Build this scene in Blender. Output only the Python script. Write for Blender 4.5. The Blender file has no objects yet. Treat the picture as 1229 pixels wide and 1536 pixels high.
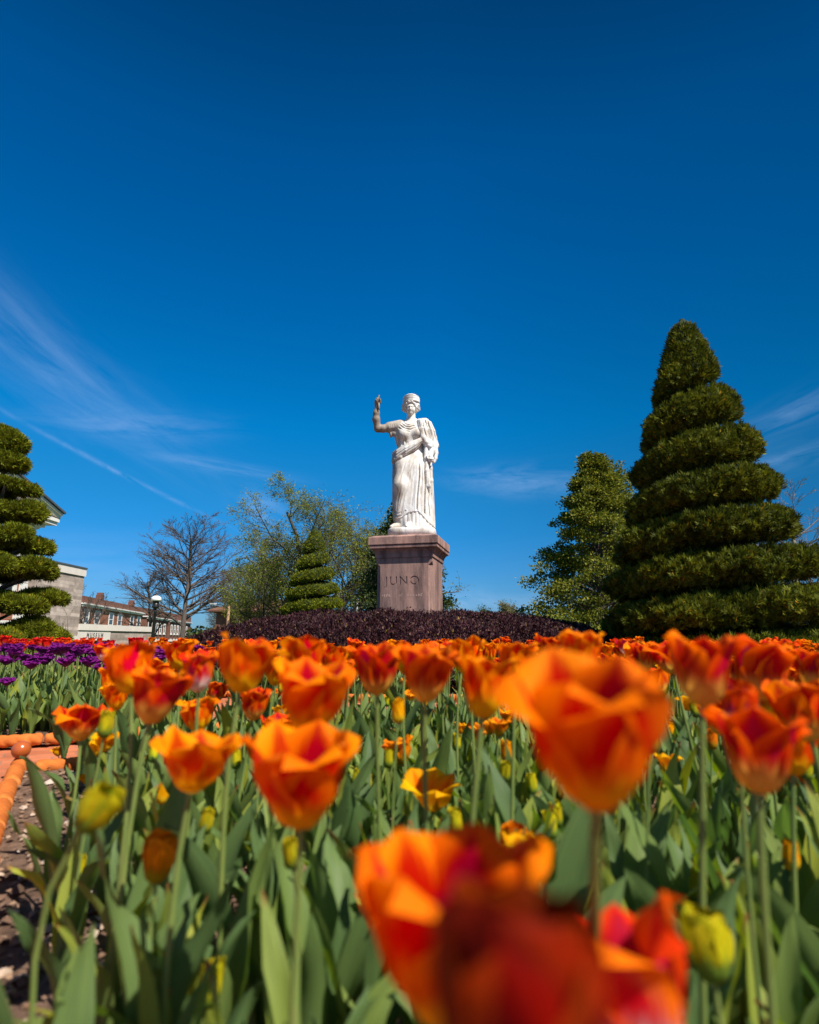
import bpy, bmesh, math, random
import numpy as np
from mathutils import Vector, Matrix, Euler

random.seed(7)
RNG = np.random.default_rng(11)
S = bpy.context.scene
COL = S.collection
R = math.radians
PI = math.pi

# ------------------------------------------------------------------ camera, sky, sun, exposure
PITCH, FOC, EYE = R(12.3), 870.0, 0.55
cam = bpy.data.cameras.new('camera')
cam.sensor_fit = 'VERTICAL'
cam.sensor_height = 36.0
cam.sensor_width = 36.0 * 819 / 1024
cam.lens = FOC / 1536 * 36
cam.clip_start, cam.clip_end = 0.02, 2000
cam.dof.use_dof = True
cam.dof.focus_distance = 9.3
cam.dof.aperture_fstop = 3.2
cam_ob = bpy.data.objects.new('camera', cam)
cam_ob.location = (0, 0, EYE)
cam_ob.rotation_euler = (R(90) + PITCH, 0, 0)
COL.objects.link(cam_ob)
S.camera = cam_ob

SUN_AZ, SUN_EL = R(133), R(53)          # azimuth clockwise from +Y
SUN_DIR = Vector((math.sin(SUN_AZ) * math.cos(SUN_EL), math.cos(SUN_AZ) * math.cos(SUN_EL), math.sin(SUN_EL)))
sun = bpy.data.lights.new('sun', 'SUN')
sun.energy, sun.angle, sun.color = 5.0, R(0.53), (1.0, 0.95, 0.87)
sun_ob = bpy.data.objects.new('sun', sun)
sun_ob.rotation_euler = SUN_DIR.to_track_quat('Z', 'Y').to_euler()
sun_ob.location = (20, -14, 30)
COL.objects.link(sun_ob)

S.view_settings.view_transform = 'Standard'
S.view_settings.look = 'None'
S.view_settings.exposure = 0.62
S.view_settings.gamma = 1.0
S.render.engine = 'CYCLES'
S.cycles.use_denoising = True
S.cycles.max_bounces = 8
S.cycles.transparent_max_bounces = 6
S.cycles.sample_clamp_indirect = 6.0


def pix_dir(u, v):
    xc, yc = (u - 614.5) / FOC, (768 - v) / FOC
    return Vector((xc, math.cos(PITCH) - yc * math.sin(PITCH), math.sin(PITCH) + yc * math.cos(PITCH)))


def at(u, v, y):
    d = pix_dir(u, v)
    return Vector((0, 0, EYE)) + d * (y / d.y)


def az_el(u, v):
    d = pix_dir(u, v).normalized()
    return math.atan2(d.x, d.y), math.asin(d.z)


world = bpy.data.worlds.new('World')
S.world = world
world.use_nodes = True


def build_sky():
    nt = world.node_tree
    nt.nodes.clear()
    N, L = nt.nodes.new, nt.links.new
    out, bg = N('ShaderNodeOutputWorld'), N('ShaderNodeBackground')
    bg.inputs['Strength'].default_value = 0.1
    sky = N('ShaderNodeTexSky')
    sky.sky_type = 'NISHITA'
    sky.sun_disc = False
    sky.sun_elevation, sky.sun_rotation = SUN_EL, SUN_AZ
    sky.air_density, sky.dust_density, sky.ozone_density = 1.0, 0.3, 3.0
    tc, sep = N('ShaderNodeTexCoord'), N('ShaderNodeSeparateXYZ')
    L(tc.outputs['Generated'], sep.inputs[0])

    def m(op, a, b=None):
        n = N('ShaderNodeMath')
        n.operation = op
        for i, x in enumerate((a, b)):
            if x is None:
                continue
            if isinstance(x, (int, float)):
                n.inputs[i].default_value = x
            else:
                L(x, n.inputs[i])
        return n.outputs[0]
    az = m('ARCTAN2', sep.outputs[0], sep.outputs[1])
    el = m('ARCSINE', sep.outputs[2])
    # polarised deep blue: tint of the physical sky that deepens with height
    ramp = N('ShaderNodeValToRGB')
    L(m('MULTIPLY', el, 1 / 1.2), ramp.inputs[0])
    e = ramp.color_ramp.elements
    stops = ((0.0, (0.20, 0.36, 0.62)), (0.053, (0.165, 0.41, 0.71)), (0.146, (0.062, 0.46, 0.77)), (0.209, (0.045, 0.51, 0.79)), (0.292, (0.004, 0.575, 0.915)),
             (0.471, (0.0, 0.50, 0.87)), (0.626, (0.0, 0.42, 0.76)), (0.771, (0.0, 0.26, 0.47)), (1.0, (0.0, 0.18, 0.32)))
    e[0].position, e[0].color = stops[0][0], (*stops[0][1], 1)
    e[1].position, e[1].color = stops[-1][0], (*stops[-1][1], 1)
    for p, c in stops[1:-1]:
        x = e.new(p)
        x.color = (*c, 1)
    # the deep polarised band fades out toward the sun, where the sky is pale
    dt = N('ShaderNodeVectorMath')
    dt.operation = 'DOT_PRODUCT'
    L(tc.outputs['Generated'], dt.inputs[0])
    dt.inputs[1].default_value = SUN_DIR
    nr = N('ShaderNodeMapRange')
    nr.interpolation_type = 'SMOOTHSTEP'
    L(dt.outputs['Value'], nr.inputs[0])
    nr.inputs[1].default_value, nr.inputs[2].default_value = 0.58, 0.88
    side = N('ShaderNodeMapRange')
    L(az, side.inputs[0])
    side.inputs[1].default_value, side.inputs[2].default_value = 0.05, 0.70
    side.inputs[3].default_value, side.inputs[4].default_value = 1.0, 0.62
    sd = N('ShaderNodeMixRGB')
    sd.blend_type = 'MULTIPLY'
    sd.inputs[0].default_value = 1
    L(ramp.outputs[0], sd.inputs[1])
    L(side.outputs[0], sd.inputs[2])
    pale = N('ShaderNodeMixRGB')
    L(nr.outputs[0], pale.inputs[0])
    L(sd.outputs[0], pale.inputs[1])
    pale.inputs[2].default_value = (0.55, 0.55, 0.55, 1)
    mul = N('ShaderNodeMixRGB')
    mul.blend_type = 'MULTIPLY'
    mul.inputs[0].default_value = 1
    L(sky.outputs[0], mul.inputs[1])
    sc = N('ShaderNodeMixRGB')
    sc.blend_type = 'MULTIPLY'
    sc.inputs[0].default_value = 1
    sc.inputs[2].default_value = (SKY_GAIN, SKY_GAIN, SKY_GAIN, 1)
    L(pale.outputs[0], sc.inputs[1])
    L(sc.outputs[0], mul.inputs[2])
    total = None
    # (u, v) of the wisp's middle, half length and half width in degrees, tilt, noise stretch, strength
    for (u, v, sa, sb, tilt, k1, k2, st, seed) in (
            (110, 580, 12, 2.8, -26, 5, 30, 0.19, 1), (205, 637, 6.5, 1.1, 5, 8, 40, 0.32, 2), (40, 500, 8, 2.2, -32, 6, 36, 0.15, 3),
            (172, 706, 8.6, 0.18, -22.0, 20, 40, 0.42, 4), (775, 722, 5.5, 1.2, -3, 10, 40, 0.46, 5), (330, 700, 6, 0.6, -5, 9, 60, 0.30, 6),
            (392, 765, 2.2, 1.5, -20, 16, 34, 0.42, 7), (1185, 622, 6, 1.1, 16, 8, 48, 0.26, 9),
            (1175, 690, 5, 1.0, 8, 8, 48, 0.24, 10), (730, 905, 8, 1.3, 0, 9, 30, 0.45, 11), (120, 850, 12, 2.5, 4, 6, 30, 0.16, 12)):
        a0, e0 = az_el(u, v)
        c, s = math.cos(R(tilt)), math.sin(R(tilt))
        da, de = m('SUBTRACT', az, a0), m('SUBTRACT', el, e0)
        p = m('ADD', m('MULTIPLY', da, c), m('MULTIPLY', de, s))
        q = m('ADD', m('MULTIPLY', da, -s), m('MULTIPLY', de, c))
        g1 = m('POWER', m('DIVIDE', p, R(sa)), 2)
        g2 = m('POWER', m('DIVIDE', q, R(sb)), 2)
        g = m('POWER', 2.71828, m('MULTIPLY', m('ADD', g1, g2), -1))
        cx = N('ShaderNodeCombineXYZ')
        L(m('MULTIPLY', p, k1), cx.inputs[0])
        L(m('MULTIPLY', q, k2), cx.inputs[1])
        cx.inputs[2].default_value = seed * 3.7
        no = N('ShaderNodeTexNoise')
        no.inputs['Scale'].default_value = 1
        no.inputs['Detail'].default_value = 6
        no.inputs['Roughness'].default_value = 0.62
        no.inputs['Distortion'].default_value = 0.5
        L(cx.outputs[0], no.inputs['Vector'])
        mr = N('ShaderNodeMapRange')
        mr.inputs[1].default_value, mr.inputs[2].default_value = 0.36, 0.74
        L(no.outputs[0], mr.inputs[0])
        w = m('MULTIPLY', m('MULTIPLY', g, mr.outputs[0]), st)
        total = w if total is None else m('ADD', total, w)
    tot = m('MINIMUM', total, 0.75)
    mix = N('ShaderNodeMixRGB')
    L(tot, mix.inputs[0])
    L(mul.outputs[0], mix.inputs[1])
    mix.inputs[2].default_value = (2.9, 4.2, 6.6, 1)
    L(mix.outputs[0], bg.inputs[0])
    L(bg.outputs[0], out.inputs[0])


SKY_GAIN = 1.02
build_sky()

# ------------------------------------------------------------------ helpers


def tag(o, label=None, category=None, group=None, kind=None):
    if label:
        o['label'] = label
    if category:
        o['category'] = category
    if group:
        o['group'] = group
    if kind:
        o['kind'] = kind
    return o


def empty(name, loc, label, category, group=None, rz=0):
    o = bpy.data.objects.new(name, None)
    o.empty_display_size = 0.1
    o.location = loc
    o.rotation_euler = (0, 0, rz)
    COL.objects.link(o)
    return tag(o, label, category, group)


def link(name, me, parent=None, mats=None):
    if mats is not None and not me.materials:
        for x in (mats if isinstance(mats, (list, tuple)) else [mats]):
            me.materials.append(x)
    o = bpy.data.objects.new(name, me)
    COL.objects.link(o)
    if parent:
        o.parent = parent
    return o


def np_mesh(name, V, F, smooth=True, uv=None, mi=None):
    """V (n,3); F (m,3) or (m,4) array, or list of such arrays."""
    Fs = F if isinstance(F, list) else [F]
    Fs = [np.asarray(f, dtype=np.int32) for f in Fs if len(f)]
    me = bpy.data.meshes.new(name)
    V = np.asarray(V, dtype=np.float32)
    me.vertices.add(len(V))
    me.vertices.foreach_set('co', V.ravel())
    loops = np.concatenate([f.ravel() for f in Fs])
    sizes = np.concatenate([np.full(len(f), f.shape[1], dtype=np.int32) for f in Fs])
    starts = np.concatenate([[0], np.cumsum(sizes)[:-1]]).astype(np.int32)
    me.loops.add(len(loops))
    me.loops.foreach_set('vertex_index', loops)
    me.polygons.add(len(sizes))
    me.polygons.foreach_set('loop_start', starts)
    me.polygons.foreach_set('loop_total', sizes)
    if mi is not None:
        me.polygons.foreach_set('material_index', np.asarray(mi, dtype=np.int32))
    me.update(calc_edges=True)
    me.polygons.foreach_set('use_smooth', np.full(len(sizes), smooth, dtype=bool))
    if uv is not None:
        lay = me.uv_layers.new(name='UVMap')
        lay.data.foreach_set('uv', np.asarray(uv, dtype=np.float32)[loops].ravel())
    return me


class MB:
    """Collects simple solids in one bmesh."""

    def __init__(self):
        self.bm = bmesh.new()

    def box(self, lo, hi, rz=0, pivot=(0, 0, 0)):
        vs = []
        c, s = math.cos(rz), math.sin(rz)
        for x in (lo[0], hi[0]):
            for y in (lo[1], hi[1]):
                for z in (lo[2], hi[2]):
                    vs.append(self.bm.verts.new((pivot[0] + c * x - s * y, pivot[1] + s * x + c * y, pivot[2] + z)))
        for f in ((0, 1, 3, 2), (4, 6, 7, 5), (0, 4, 5, 1), (2, 3, 7, 6), (0, 2, 6, 4), (1, 5, 7, 3)):
            self.bm.faces.new([vs[i] for i in f])
        return self

    def rings(self, rings, cap=True, closed=True):
        """rings: list of lists of points (same length)."""
        vv = [[self.bm.verts.new(p) for p in r] for r in rings]
        n = len(vv[0])
        for a, b in zip(vv, vv[1:]):
            for i in range(n if closed else n - 1):
                j = (i + 1) % n
                self.bm.faces.new((a[i], a[j], b[j], b[i]))
        if cap:
            self.bm.faces.new(list(reversed(vv[0])))
            self.bm.faces.new(vv[-1])
        return self

    def lathe(self, prof, n=24, c=(0, 0, 0)):
        return self.rings([[(c[0] + r * math.cos(2 * PI * i / n), c[1] + r * math.sin(2 * PI * i / n), c[2] + z) for i in range(n)] for r, z in prof])

    def tube(self, pts, rad, n=8):
        pts = [Vector(p) for p in pts]
        rad = rad if isinstance(rad, (list, tuple)) else [rad] * len(pts)
        rings = []
        for i, p in enumerate(pts):
            d = (pts[min(i + 1, len(pts) - 1)] - pts[max(i - 1, 0)]).normalized()
            up = Vector((0, 0, 1)) if abs(d.z) < 0.9 else Vector((0, 1, 0))
            a = d.cross(up).normalized()
            b = d.cross(a)
            rings.append([p + rad[i] * (a * math.cos(2 * PI * k / n) + b * math.sin(2 * PI * k / n)) for k in range(n)])
        return self.rings(rings)

    def poly(self, pts):
        self.bm.faces.new([self.bm.verts.new(p) for p in pts])
        return self

    def prism(self, pts, z0, z1):
        return self.rings([[(x, y, z0) for x, y in pts], [(x, y, z1) for x, y in pts]])

    def bevel(self, w, seg=2):
        bmesh.ops.recalc_face_normals(self.bm, faces=self.bm.faces)
        bmesh.ops.bevel(self.bm, geom=list(self.bm.edges), offset=w, segments=seg, affect='EDGES', profile=0.6, clamp_overlap=True)
        return self

    def build(self, name, mat, parent=None, smooth=False):
        bmesh.ops.recalc_face_normals(self.bm, faces=self.bm.faces)
        me = bpy.data.meshes.new(name)
        self.bm.to_mesh(me)
        self.bm.free()
        for p in me.polygons:
            p.use_smooth = smooth
        return link(name, me, parent, mat)


def unit(a):
    return a / np.maximum(np.linalg.norm(a, axis=-1, keepdims=True), 1e-9)


def scatter(tv, tf, pos, axis, scale, side=None, roll=None):
    """Copies of a template (length along +Y, width along X, normal Z) at pos with +Y along axis."""
    n = len(pos)
    ax = unit(np.asarray(axis, dtype=np.float64))
    ref = RNG.normal(size=(n, 3)) if side is None else np.asarray(side)
    nx = unit(np.cross(ax, ref))
    nz = np.cross(nx, ax)
    sc = np.broadcast_to(np.asarray(scale, dtype=np.float64), (n,))[:, None, None]
    V = (tv[None, :, 0:1] * nx[:, None] + tv[None, :, 1:2] * ax[:, None] + tv[None, :, 2:3] * nz[:, None]) * sc + pos[:, None]
    F = tf[None] + (np.arange(n) * len(tv))[:, None, None]
    return V.reshape(-1, 3), F.reshape(-1, tf.shape[1])


LEAF_V = np.array([(0, 0, 0), (.25, .45, .08), (0, 1, 0), (-.25, .45, .08)], float)
LEAF_F = np.array([(0, 1, 2), (0, 2, 3)])
SPRIG_V, SPRIG_F = [], []
for k, (an, ln) in enumerate(((-38, .75), (-12, 1.0), (16, .95), (42, .7))):
    d = np.array((math.sin(R(an)), math.cos(R(an)), 0.12 * (k % 2)))
    p = np.array((d[1], -d[0], 0))
    b = len(SPRIG_V)
    SPRIG_V += [(0, 0, 0), tuple(d * ln * .55 + p * .09), tuple(d * ln), tuple(d * ln * .55 - p * .09)]
    SPRIG_F += [(b, b + 1, b + 2), (b, b + 2, b + 3)]
SPRIG_V, SPRIG_F = np.array(SPRIG_V, float), np.array(SPRIG_F)


def tubes_np(segs, sides=5):
    """segs: (n,8) p0 p1 r0 r1 -> V,F"""
    segs = np.asarray(segs, float)
    p0, p1, r0, r1 = segs[:, :3], segs[:, 3:6], segs[:, 6], segs[:, 7]
    d = unit(p1 - p0)
    ref = np.where(np.abs(d[:, 2:3]) < .9, np.array([[0, 0, 1.]]), np.array([[1., 0, 0]]))
    a = unit(np.cross(d, ref))
    b = np.cross(d, a)
    t = np.arange(sides) * 2 * PI / sides
    ring = np.cos(t)[None, :, None] * a[:, None] + np.sin(t)[None, :, None] * b[:, None]
    V = np.concatenate([p0[:, None] + ring * r0[:, None, None], p1[:, None] + ring * r1[:, None, None]], axis=1)
    i = np.arange(sides)
    f = np.stack([i, (i + 1) % sides, (i + 1) % sides + sides, i + sides], axis=1)
    F = f[None] + (np.arange(len(segs)) * 2 * sides)[:, None, None]
    return V.reshape(-1, 3), F.reshape(-1, 4)


# ------------------------------------------------------------------ materials
def new_mat(name):
    m = bpy.data.materials.new(name)
    m.use_nodes = True
    nt = m.node_tree
    p = nt.nodes['Principled BSDF']
    return m, nt, p


def ramp_node(nt, stops, fac=None):
    r = nt.nodes.new('ShaderNodeValToRGB')
    e = r.color_ramp.elements
    while len(e) > 1:
        e.remove(e[-1])
    e[0].position, e[0].color = stops[0][0], (*stops[0][1], 1)
    for p, c in stops[1:]:
        x = e.new(p)
        x.color = (*c, 1)
    if fac is not None:
        nt.links.new(fac, r.inputs[0])
    return r


def noise_node(nt, scale, detail=5, rough=0.6, vec=None, dist=0.0):
    n = nt.nodes.new('ShaderNodeTexNoise')
    n.inputs['Scale'].default_value = scale
    n.inputs['Detail'].default_value = detail
    n.inputs['Roughness'].default_value = rough
    n.inputs['Distortion'].default_value = dist
    if vec is not None:
        nt.links.new(vec, n.inputs['Vector'])
    return n


def coords(nt, scale=(1, 1, 1), kind='Object'):
    t = nt.nodes.new('ShaderNodeTexCoord')
    mp = nt.nodes.new('ShaderNodeMapping')
    mp.inputs['Scale'].default_value = scale
    nt.links.new(t.outputs[kind], mp.inputs[0])
    return mp.outputs[0]


def bump(nt, p, height, strength, dist):
    b = nt.nodes.new('ShaderNodeBump')
    b.inputs['Strength'].default_value = strength
    b.inputs['Distance'].default_value = dist
    nt.links.new(height, b.inputs['Height'])
    nt.links.new(b.outputs[0], p.inputs['Normal'])
    return b


def speckled(name, stops, scale, rough=0.8, bscale=None, bstr=0.5, bdist=0.01, stretch=(1, 1, 1), spec=0.3):
    m, nt, p = new_mat(name)
    v = coords(nt, stretch)
    n = noise_node(nt, scale, 7, 0.65, v)
    r = ramp_node(nt, stops, n.outputs[0])
    nt.links.new(r.outputs[0], p.inputs['Base Color'])
    p.inputs['Roughness'].default_value = rough
    p.inputs['Specular IOR Level'].default_value = spec
    if bscale:
        n2 = noise_node(nt, bscale, 6, 0.65, v)
        bump(nt, p, n2.outputs[0], bstr, bdist)
    return m


def leafy(name, stops, trans=0.3, rough=0.55, spec=0.35, mottle=None):
    """Foliage: colour differs from leaf to leaf; thin leaves let some light through."""
    m, nt, p = new_mat(name)
    g = nt.nodes.new('ShaderNodeNewGeometry')
    r = ramp_node(nt, stops, g.outputs['Random Per Island'])
    col = r.outputs[0]
    if mottle:
        n = noise_node(nt, mottle[0], 4, 0.6, coords(nt))
        rr = ramp_node(nt, [(0.35, mottle[1]), (0.65, mottle[2])], n.outputs[0])
        mx = nt.nodes.new('ShaderNodeMixRGB')
        mx.blend_type = 'MULTIPLY'
        mx.inputs[0].default_value = 1
        nt.links.new(col, mx.inputs[1])
        nt.links.new(rr.outputs[0], mx.inputs[2])
        col = mx.outputs[0]
    nt.links.new(col, p.inputs['Base Color'])
    p.inputs['Roughness'].default_value = rough
    p.inputs['Specular IOR Level'].default_value = spec
    add_trans(nt, p, col, trans)
    return m


def add_trans(nt, p, col, f):
    t = nt.nodes.new('ShaderNodeBsdfTranslucent')
    nt.links.new(col, t.inputs[0])
    mx = nt.nodes.new('ShaderNodeMixShader')
    mx.inputs[0].default_value = f
    nt.links.new(p.outputs[0], mx.inputs[1])
    nt.links.new(t.outputs[0], mx.inputs[2])
    nt.links.new(mx.outputs[0], nt.nodes['Material Output'].inputs[0])


def plain(name, col, rough=0.6, spec=0.3, vary=0.15, scale=6, metal=0):
    d = tuple(c * (1 - vary) for c in col)
    l = tuple(min(1, c * (1 + vary)) for c in col)
    m = speckled(name, [(0.3, d), (0.7, l)], scale, rough, spec=spec)
    m.node_tree.nodes['Principled BSDF'].inputs['Metallic'].default_value = metal
    return m


M = {}
M['marble'] = None
# petals: UV.x across (0..1), UV.y from base (0) to tip (1)


def petal_mat(name, edge, flame, base, out_flame, out_base, trans=0.42, flame_w=0.34, streak=0.17):
    m, nt, p = new_mat(name)
    N, L = nt.nodes.new, nt.links.new
    uv = N('ShaderNodeUVMap')
    sep = N('ShaderNodeSeparateXYZ')
    L(uv.outputs[0], sep.inputs[0])

    def mth(op, a, b=None, c=None, clamp=False):
        n = N('ShaderNodeMath')
        n.operation = op
        n.use_clamp = clamp
        for i, x in enumerate((a, b, c)):
            if x is None:
                continue
            if isinstance(x, (int, float)):
                n.inputs[i].default_value = x
            else:
                L(x, n.inputs[i])
        return n.outputs[0]
    u = mth('ABSOLUTE', mth('SUBTRACT', sep.outputs[0], 0.5))       # 0 mid-rib .. .5 edge
    v = sep.outputs[1]
    mp = N('ShaderNodeMapping')
    mp.inputs['Scale'].default_value = (26, 2.2, 1)
    L(uv.outputs[0], mp.inputs[0])
    oi = N('ShaderNodeObjectInfo')
    cmb = N('ShaderNodeCombineXYZ')
    L(mth('MULTIPLY', oi.outputs['Random'], 40), cmb.inputs[2])
    va = N('ShaderNodeVectorMath')
    L(mp.outputs[0], va.inputs[0])
    L(cmb.outputs[0], va.inputs[1])
    n = noise_node(nt, 1.0, 4, 0.6, va.outputs[0])
    jit = mth('MULTIPLY', mth('SUBTRACT', n.outputs[0], 0.5), streak * 2.2)
    uj = mth('ADD', u, jit)
    vj = mth('ADD', v, jit)
    # flame: 1 in the middle of the petal, fading to the edge and to the tip
    wid = mth('MULTIPLY', mth('SUBTRACT', 1.08, v), flame_w * 1.5)
    fl = N('ShaderNodeMapRange')
    fl.interpolation_type = 'SMOOTHSTEP'
    L(mth('SUBTRACT', wid, uj), fl.inputs[0])
    fl.inputs[1].default_value, fl.inputs[2].default_value = -0.10, 0.16
    ba = N('ShaderNodeMapRange')
    ba.interpolation_type = 'SMOOTHSTEP'
    L(mth('ADD', vj, mth('MULTIPLY', u, 0.25)), ba.inputs[0])
    ba.inputs[1].default_value, ba.inputs[2].default_value = 0.60, 0.26

    def mix(f, a, b):
        x = N('ShaderNodeMixRGB')
        L(f, x.inputs[0])
        for i, c in ((1, a), (2, b)):
            if isinstance(c, tuple):
                x.inputs[i].default_value = (*c, 1)
            else:
                L(c, x.inputs[i])
        return x.outputs[0]
    geo = N('ShaderNodeNewGeometry')
    inner = mix(ba.outputs[0], mix(fl.outputs[0], edge, flame), base)
    outer = mix(ba.outputs[0], mix(fl.outputs[0], edge, out_flame), out_base)
    col = mix(geo.outputs['Backfacing'], inner, outer)
    hs = N('ShaderNodeHueSaturation')
    L(col, hs.inputs['Color'])
    L(mth('ADD', mth('MULTIPLY', oi.outputs['Random'], 0.030), 0.484), hs.inputs['Hue'])
    L(mth('ADD', mth('MULTIPLY', oi.outputs['Random'], 0.16), 0.88), hs.inputs['Value'])
    L(hs.outputs[0], p.inputs['Base Color'])
    p.inputs['Roughness'].default_value = 0.5
    p.inputs['Specular IOR Level'].default_value = 0.06
    bump(nt, p, n.outputs[0], 0.5, 0.003)
    add_trans(nt, p, hs.outputs[0], trans)
    return m


M['petal_orange'] = petal_mat('petal_orange', (0.97, 0.240, 0.001), (0.52, 0.008, 0.001), (0.90, 0.46, 0.003), (0.78, 0.034, 0.001), (0.94, 0.54, 0.006), trans=0.36, flame_w=0.43)
M['petal_redorange'] = petal_mat('petal_redorange', (0.96, 0.165, 0.002), (0.44, 0.004, 0.002), (0.90, 0.42, 0.004), (0.56, 0.006, 0.006), (0.95, 0.58, 0.08), flame_w=0.47, trans=0.38)
M['petal_pink'] = petal_mat('petal_pink', (0.92, 0.110, 0.003), (0.54, 0.006, 0.008), (0.88, 0.40, 0.02), (0.66, 0.006, 0.070), (0.95, 0.80, 0.74), flame_w=0.46, trans=0.34)
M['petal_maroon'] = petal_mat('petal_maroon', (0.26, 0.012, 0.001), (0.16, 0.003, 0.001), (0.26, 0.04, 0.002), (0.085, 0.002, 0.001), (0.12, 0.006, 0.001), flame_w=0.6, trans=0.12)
M['petal_yellow'] = petal_mat('petal_yellow', (0.90, 0.44, 0.003), (0.88, 0.22, 0.002), (0.88, 0.52, 0.01), (0.86, 0.32, 0.004), (0.82, 0.56, 0.02), flame_w=0.25)
M['petal_bronze'] = petal_mat('petal_bronze', (0.84, 0.24, 0.003), (0.58, 0.08, 0.003), (0.66, 0.32, 0.006), (0.54, 0.11, 0.004), (0.48, 0.28, 0.01), trans=0.3)
M['petal_bud'] = petal_mat('petal_bud', (0.56, 0.46, 0.010), (0.30, 0.36, 0.016), (0.20, 0.28, 0.03), (0.36, 0.37, 0.012), (0.16, 0.25, 0.03), trans=0.3)
M['petal_purple'] = petal_mat('petal_purple', (0.20, 0.014, 0.19), (0.13, 0.006, 0.13), (0.20, 0.05, 0.14), (0.16, 0.008, 0.16), (0.22, 0.06, 0.15), trans=0.3)
M['petal_red'] = petal_mat('petal_red', (0.84, 0.050, 0.012), (0.74, 0.016, 0.010), (0.84, 0.26, 0.03), (0.78, 0.032, 0.020), (0.86, 0.26, 0.10))


def stem_mat():
    m, nt, p = new_mat('tulip_stem')
    n = noise_node(nt, 14, 3, 0.5, coords(nt))
    r = ramp_node(nt, [(0.3, (0.13, 0.20, 0.05)), (0.6, (0.20, 0.26, 0.06)), (0.8, (0.27, 0.22, 0.08))], n.outputs[0])
    nt.links.new(r.outputs[0], p.inputs['Base Color'])
    p.inputs['Roughness'].default_value = 0.5
    p.inputs['Specular IOR Level'].default_value = 0.35
    add_trans(nt, p, r.outputs[0], 0.15)
    return m


M['stem'] = stem_mat()


def leaf_mat():
    m, nt, p = new_mat('tulip_leaf')
    N, L = nt.nodes.new, nt.links.new
    uv = N('ShaderNodeUVMap')
    mp = N('ShaderNodeMapping')
    mp.inputs['Scale'].default_value = (30, 1.6, 1)
    L(uv.outputs[0], mp.inputs[0])
    n = noise_node(nt, 1, 4, 0.6, mp.outputs[0])
    oi, ge = N('ShaderNodeObjectInfo'), N('ShaderNodeNewGeometry')
    add = N('ShaderNodeMath')
    L(oi.outputs['Random'], add.inputs[0])
    L(ge.outputs['Random Per Island'], add.inputs[1])
    fr = N('ShaderNodeMath')
    fr.operation = 'FRACT'
    L(add.outputs[0], fr.inputs[0])
    a = ramp_node(nt, [(0, (0.088, 0.148, 0.050)), (0.5, (0.140, 0.212, 0.064)), (0.85, (0.215, 0.278, 0.056)), (1, (0.33, 0.35, 0.040))], fr.outputs[0])
    b = ramp_node(nt, [(0.3, (0.62, 0.68, 0.74)), (0.7, (1.2, 1.16, 1.0))], n.outputs[0])
    mx = N('ShaderNodeMixRGB')
    mx.blend_type = 'MULTIPLY'
    mx.inputs[0].default_value = 1
    L(a.outputs[0], mx.inputs[1])
    L(b.outputs[0], mx.inputs[2])
    # scattered dry brown tips
    sep = N('ShaderNodeSeparateXYZ')
    L(uv.outputs[0], sep.inputs[0])
    tip = N('ShaderNodeMapRange')
    L(sep.outputs[1], tip.inputs[0])
    tip.inputs[1].default_value, tip.inputs[2].default_value = 0.93, 0.99
    gt = N('ShaderNodeMath')
    gt.operation = 'GREATER_THAN'
    L(fr.outputs[0], gt.inputs[0])
    gt.inputs[1].default_value = 0.7
    tm = N('ShaderNodeMath')
    tm.operation = 'MULTIPLY'
    L(tip.outputs[0], tm.inputs[0])
    L(gt.outputs[0], tm.inputs[1])
    mz = N('ShaderNodeMixRGB')
    L(tm.outputs[0], mz.inputs[0])
    L(mx.outputs[0], mz.inputs[1])
    mz.inputs[2].default_value = (0.28, 0.13, 0.04, 1)
    L(mz.outputs[0], p.inputs['Base Color'])
    p.inputs['Roughness'].default_value = 0.5
    p.inputs['Specular IOR Level'].default_value = 0.28
    bump(nt, p, n.outputs[0], 0.3, 0.002)
    hs = N('ShaderNodeHueSaturation')
    hs.inputs['Saturation'].default_value = 1.25
    hs.inputs['Value'].default_value = 1.5
    L(mz.outputs[0], hs.inputs['Color'])
    add_trans(nt, p, hs.outputs[0], 0.34)
    return m


M['leaf'] = leaf_mat()


def soil_mat():
    m, nt, p = new_mat('bed_soil')
    v = coords(nt)
    n = noise_node(nt, 22, 10, 0.72, v)
    n2 = noise_node(nt, 3, 5, 0.6, v)
    r = ramp_node(nt, [(0.30, (0.055, 0.034, 0.024)), (0.5, (0.17, 0.105, 0.072)), (0.66, (0.28, 0.185, 0.13)), (0.8, (0.42, 0.31, 0.23))], n.outputs[0])
    r2 = ramp_node(nt, [(0.3, (0.7, 0.7, 0.7)), (0.7, (1.25, 1.18, 1.12))], n2.outputs[0])
    mx = nt.nodes.new('ShaderNodeMixRGB')
    mx.blend_type = 'MULTIPLY'
    mx.inputs[0].default_value = 1
    nt.links.new(r.outputs[0], mx.inputs[1])
    nt.links.new(r2.outputs[0], mx.inputs[2])
    nt.links.new(mx.outputs[0], p.inputs['Base Color'])
    p.inputs['Roughness'].default_value = 0.95
    p.inputs['Specular IOR Level'].default_value = 0.15
    bump(nt, p, n.outputs[0], 1.0, 0.02)
    return m


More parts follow.
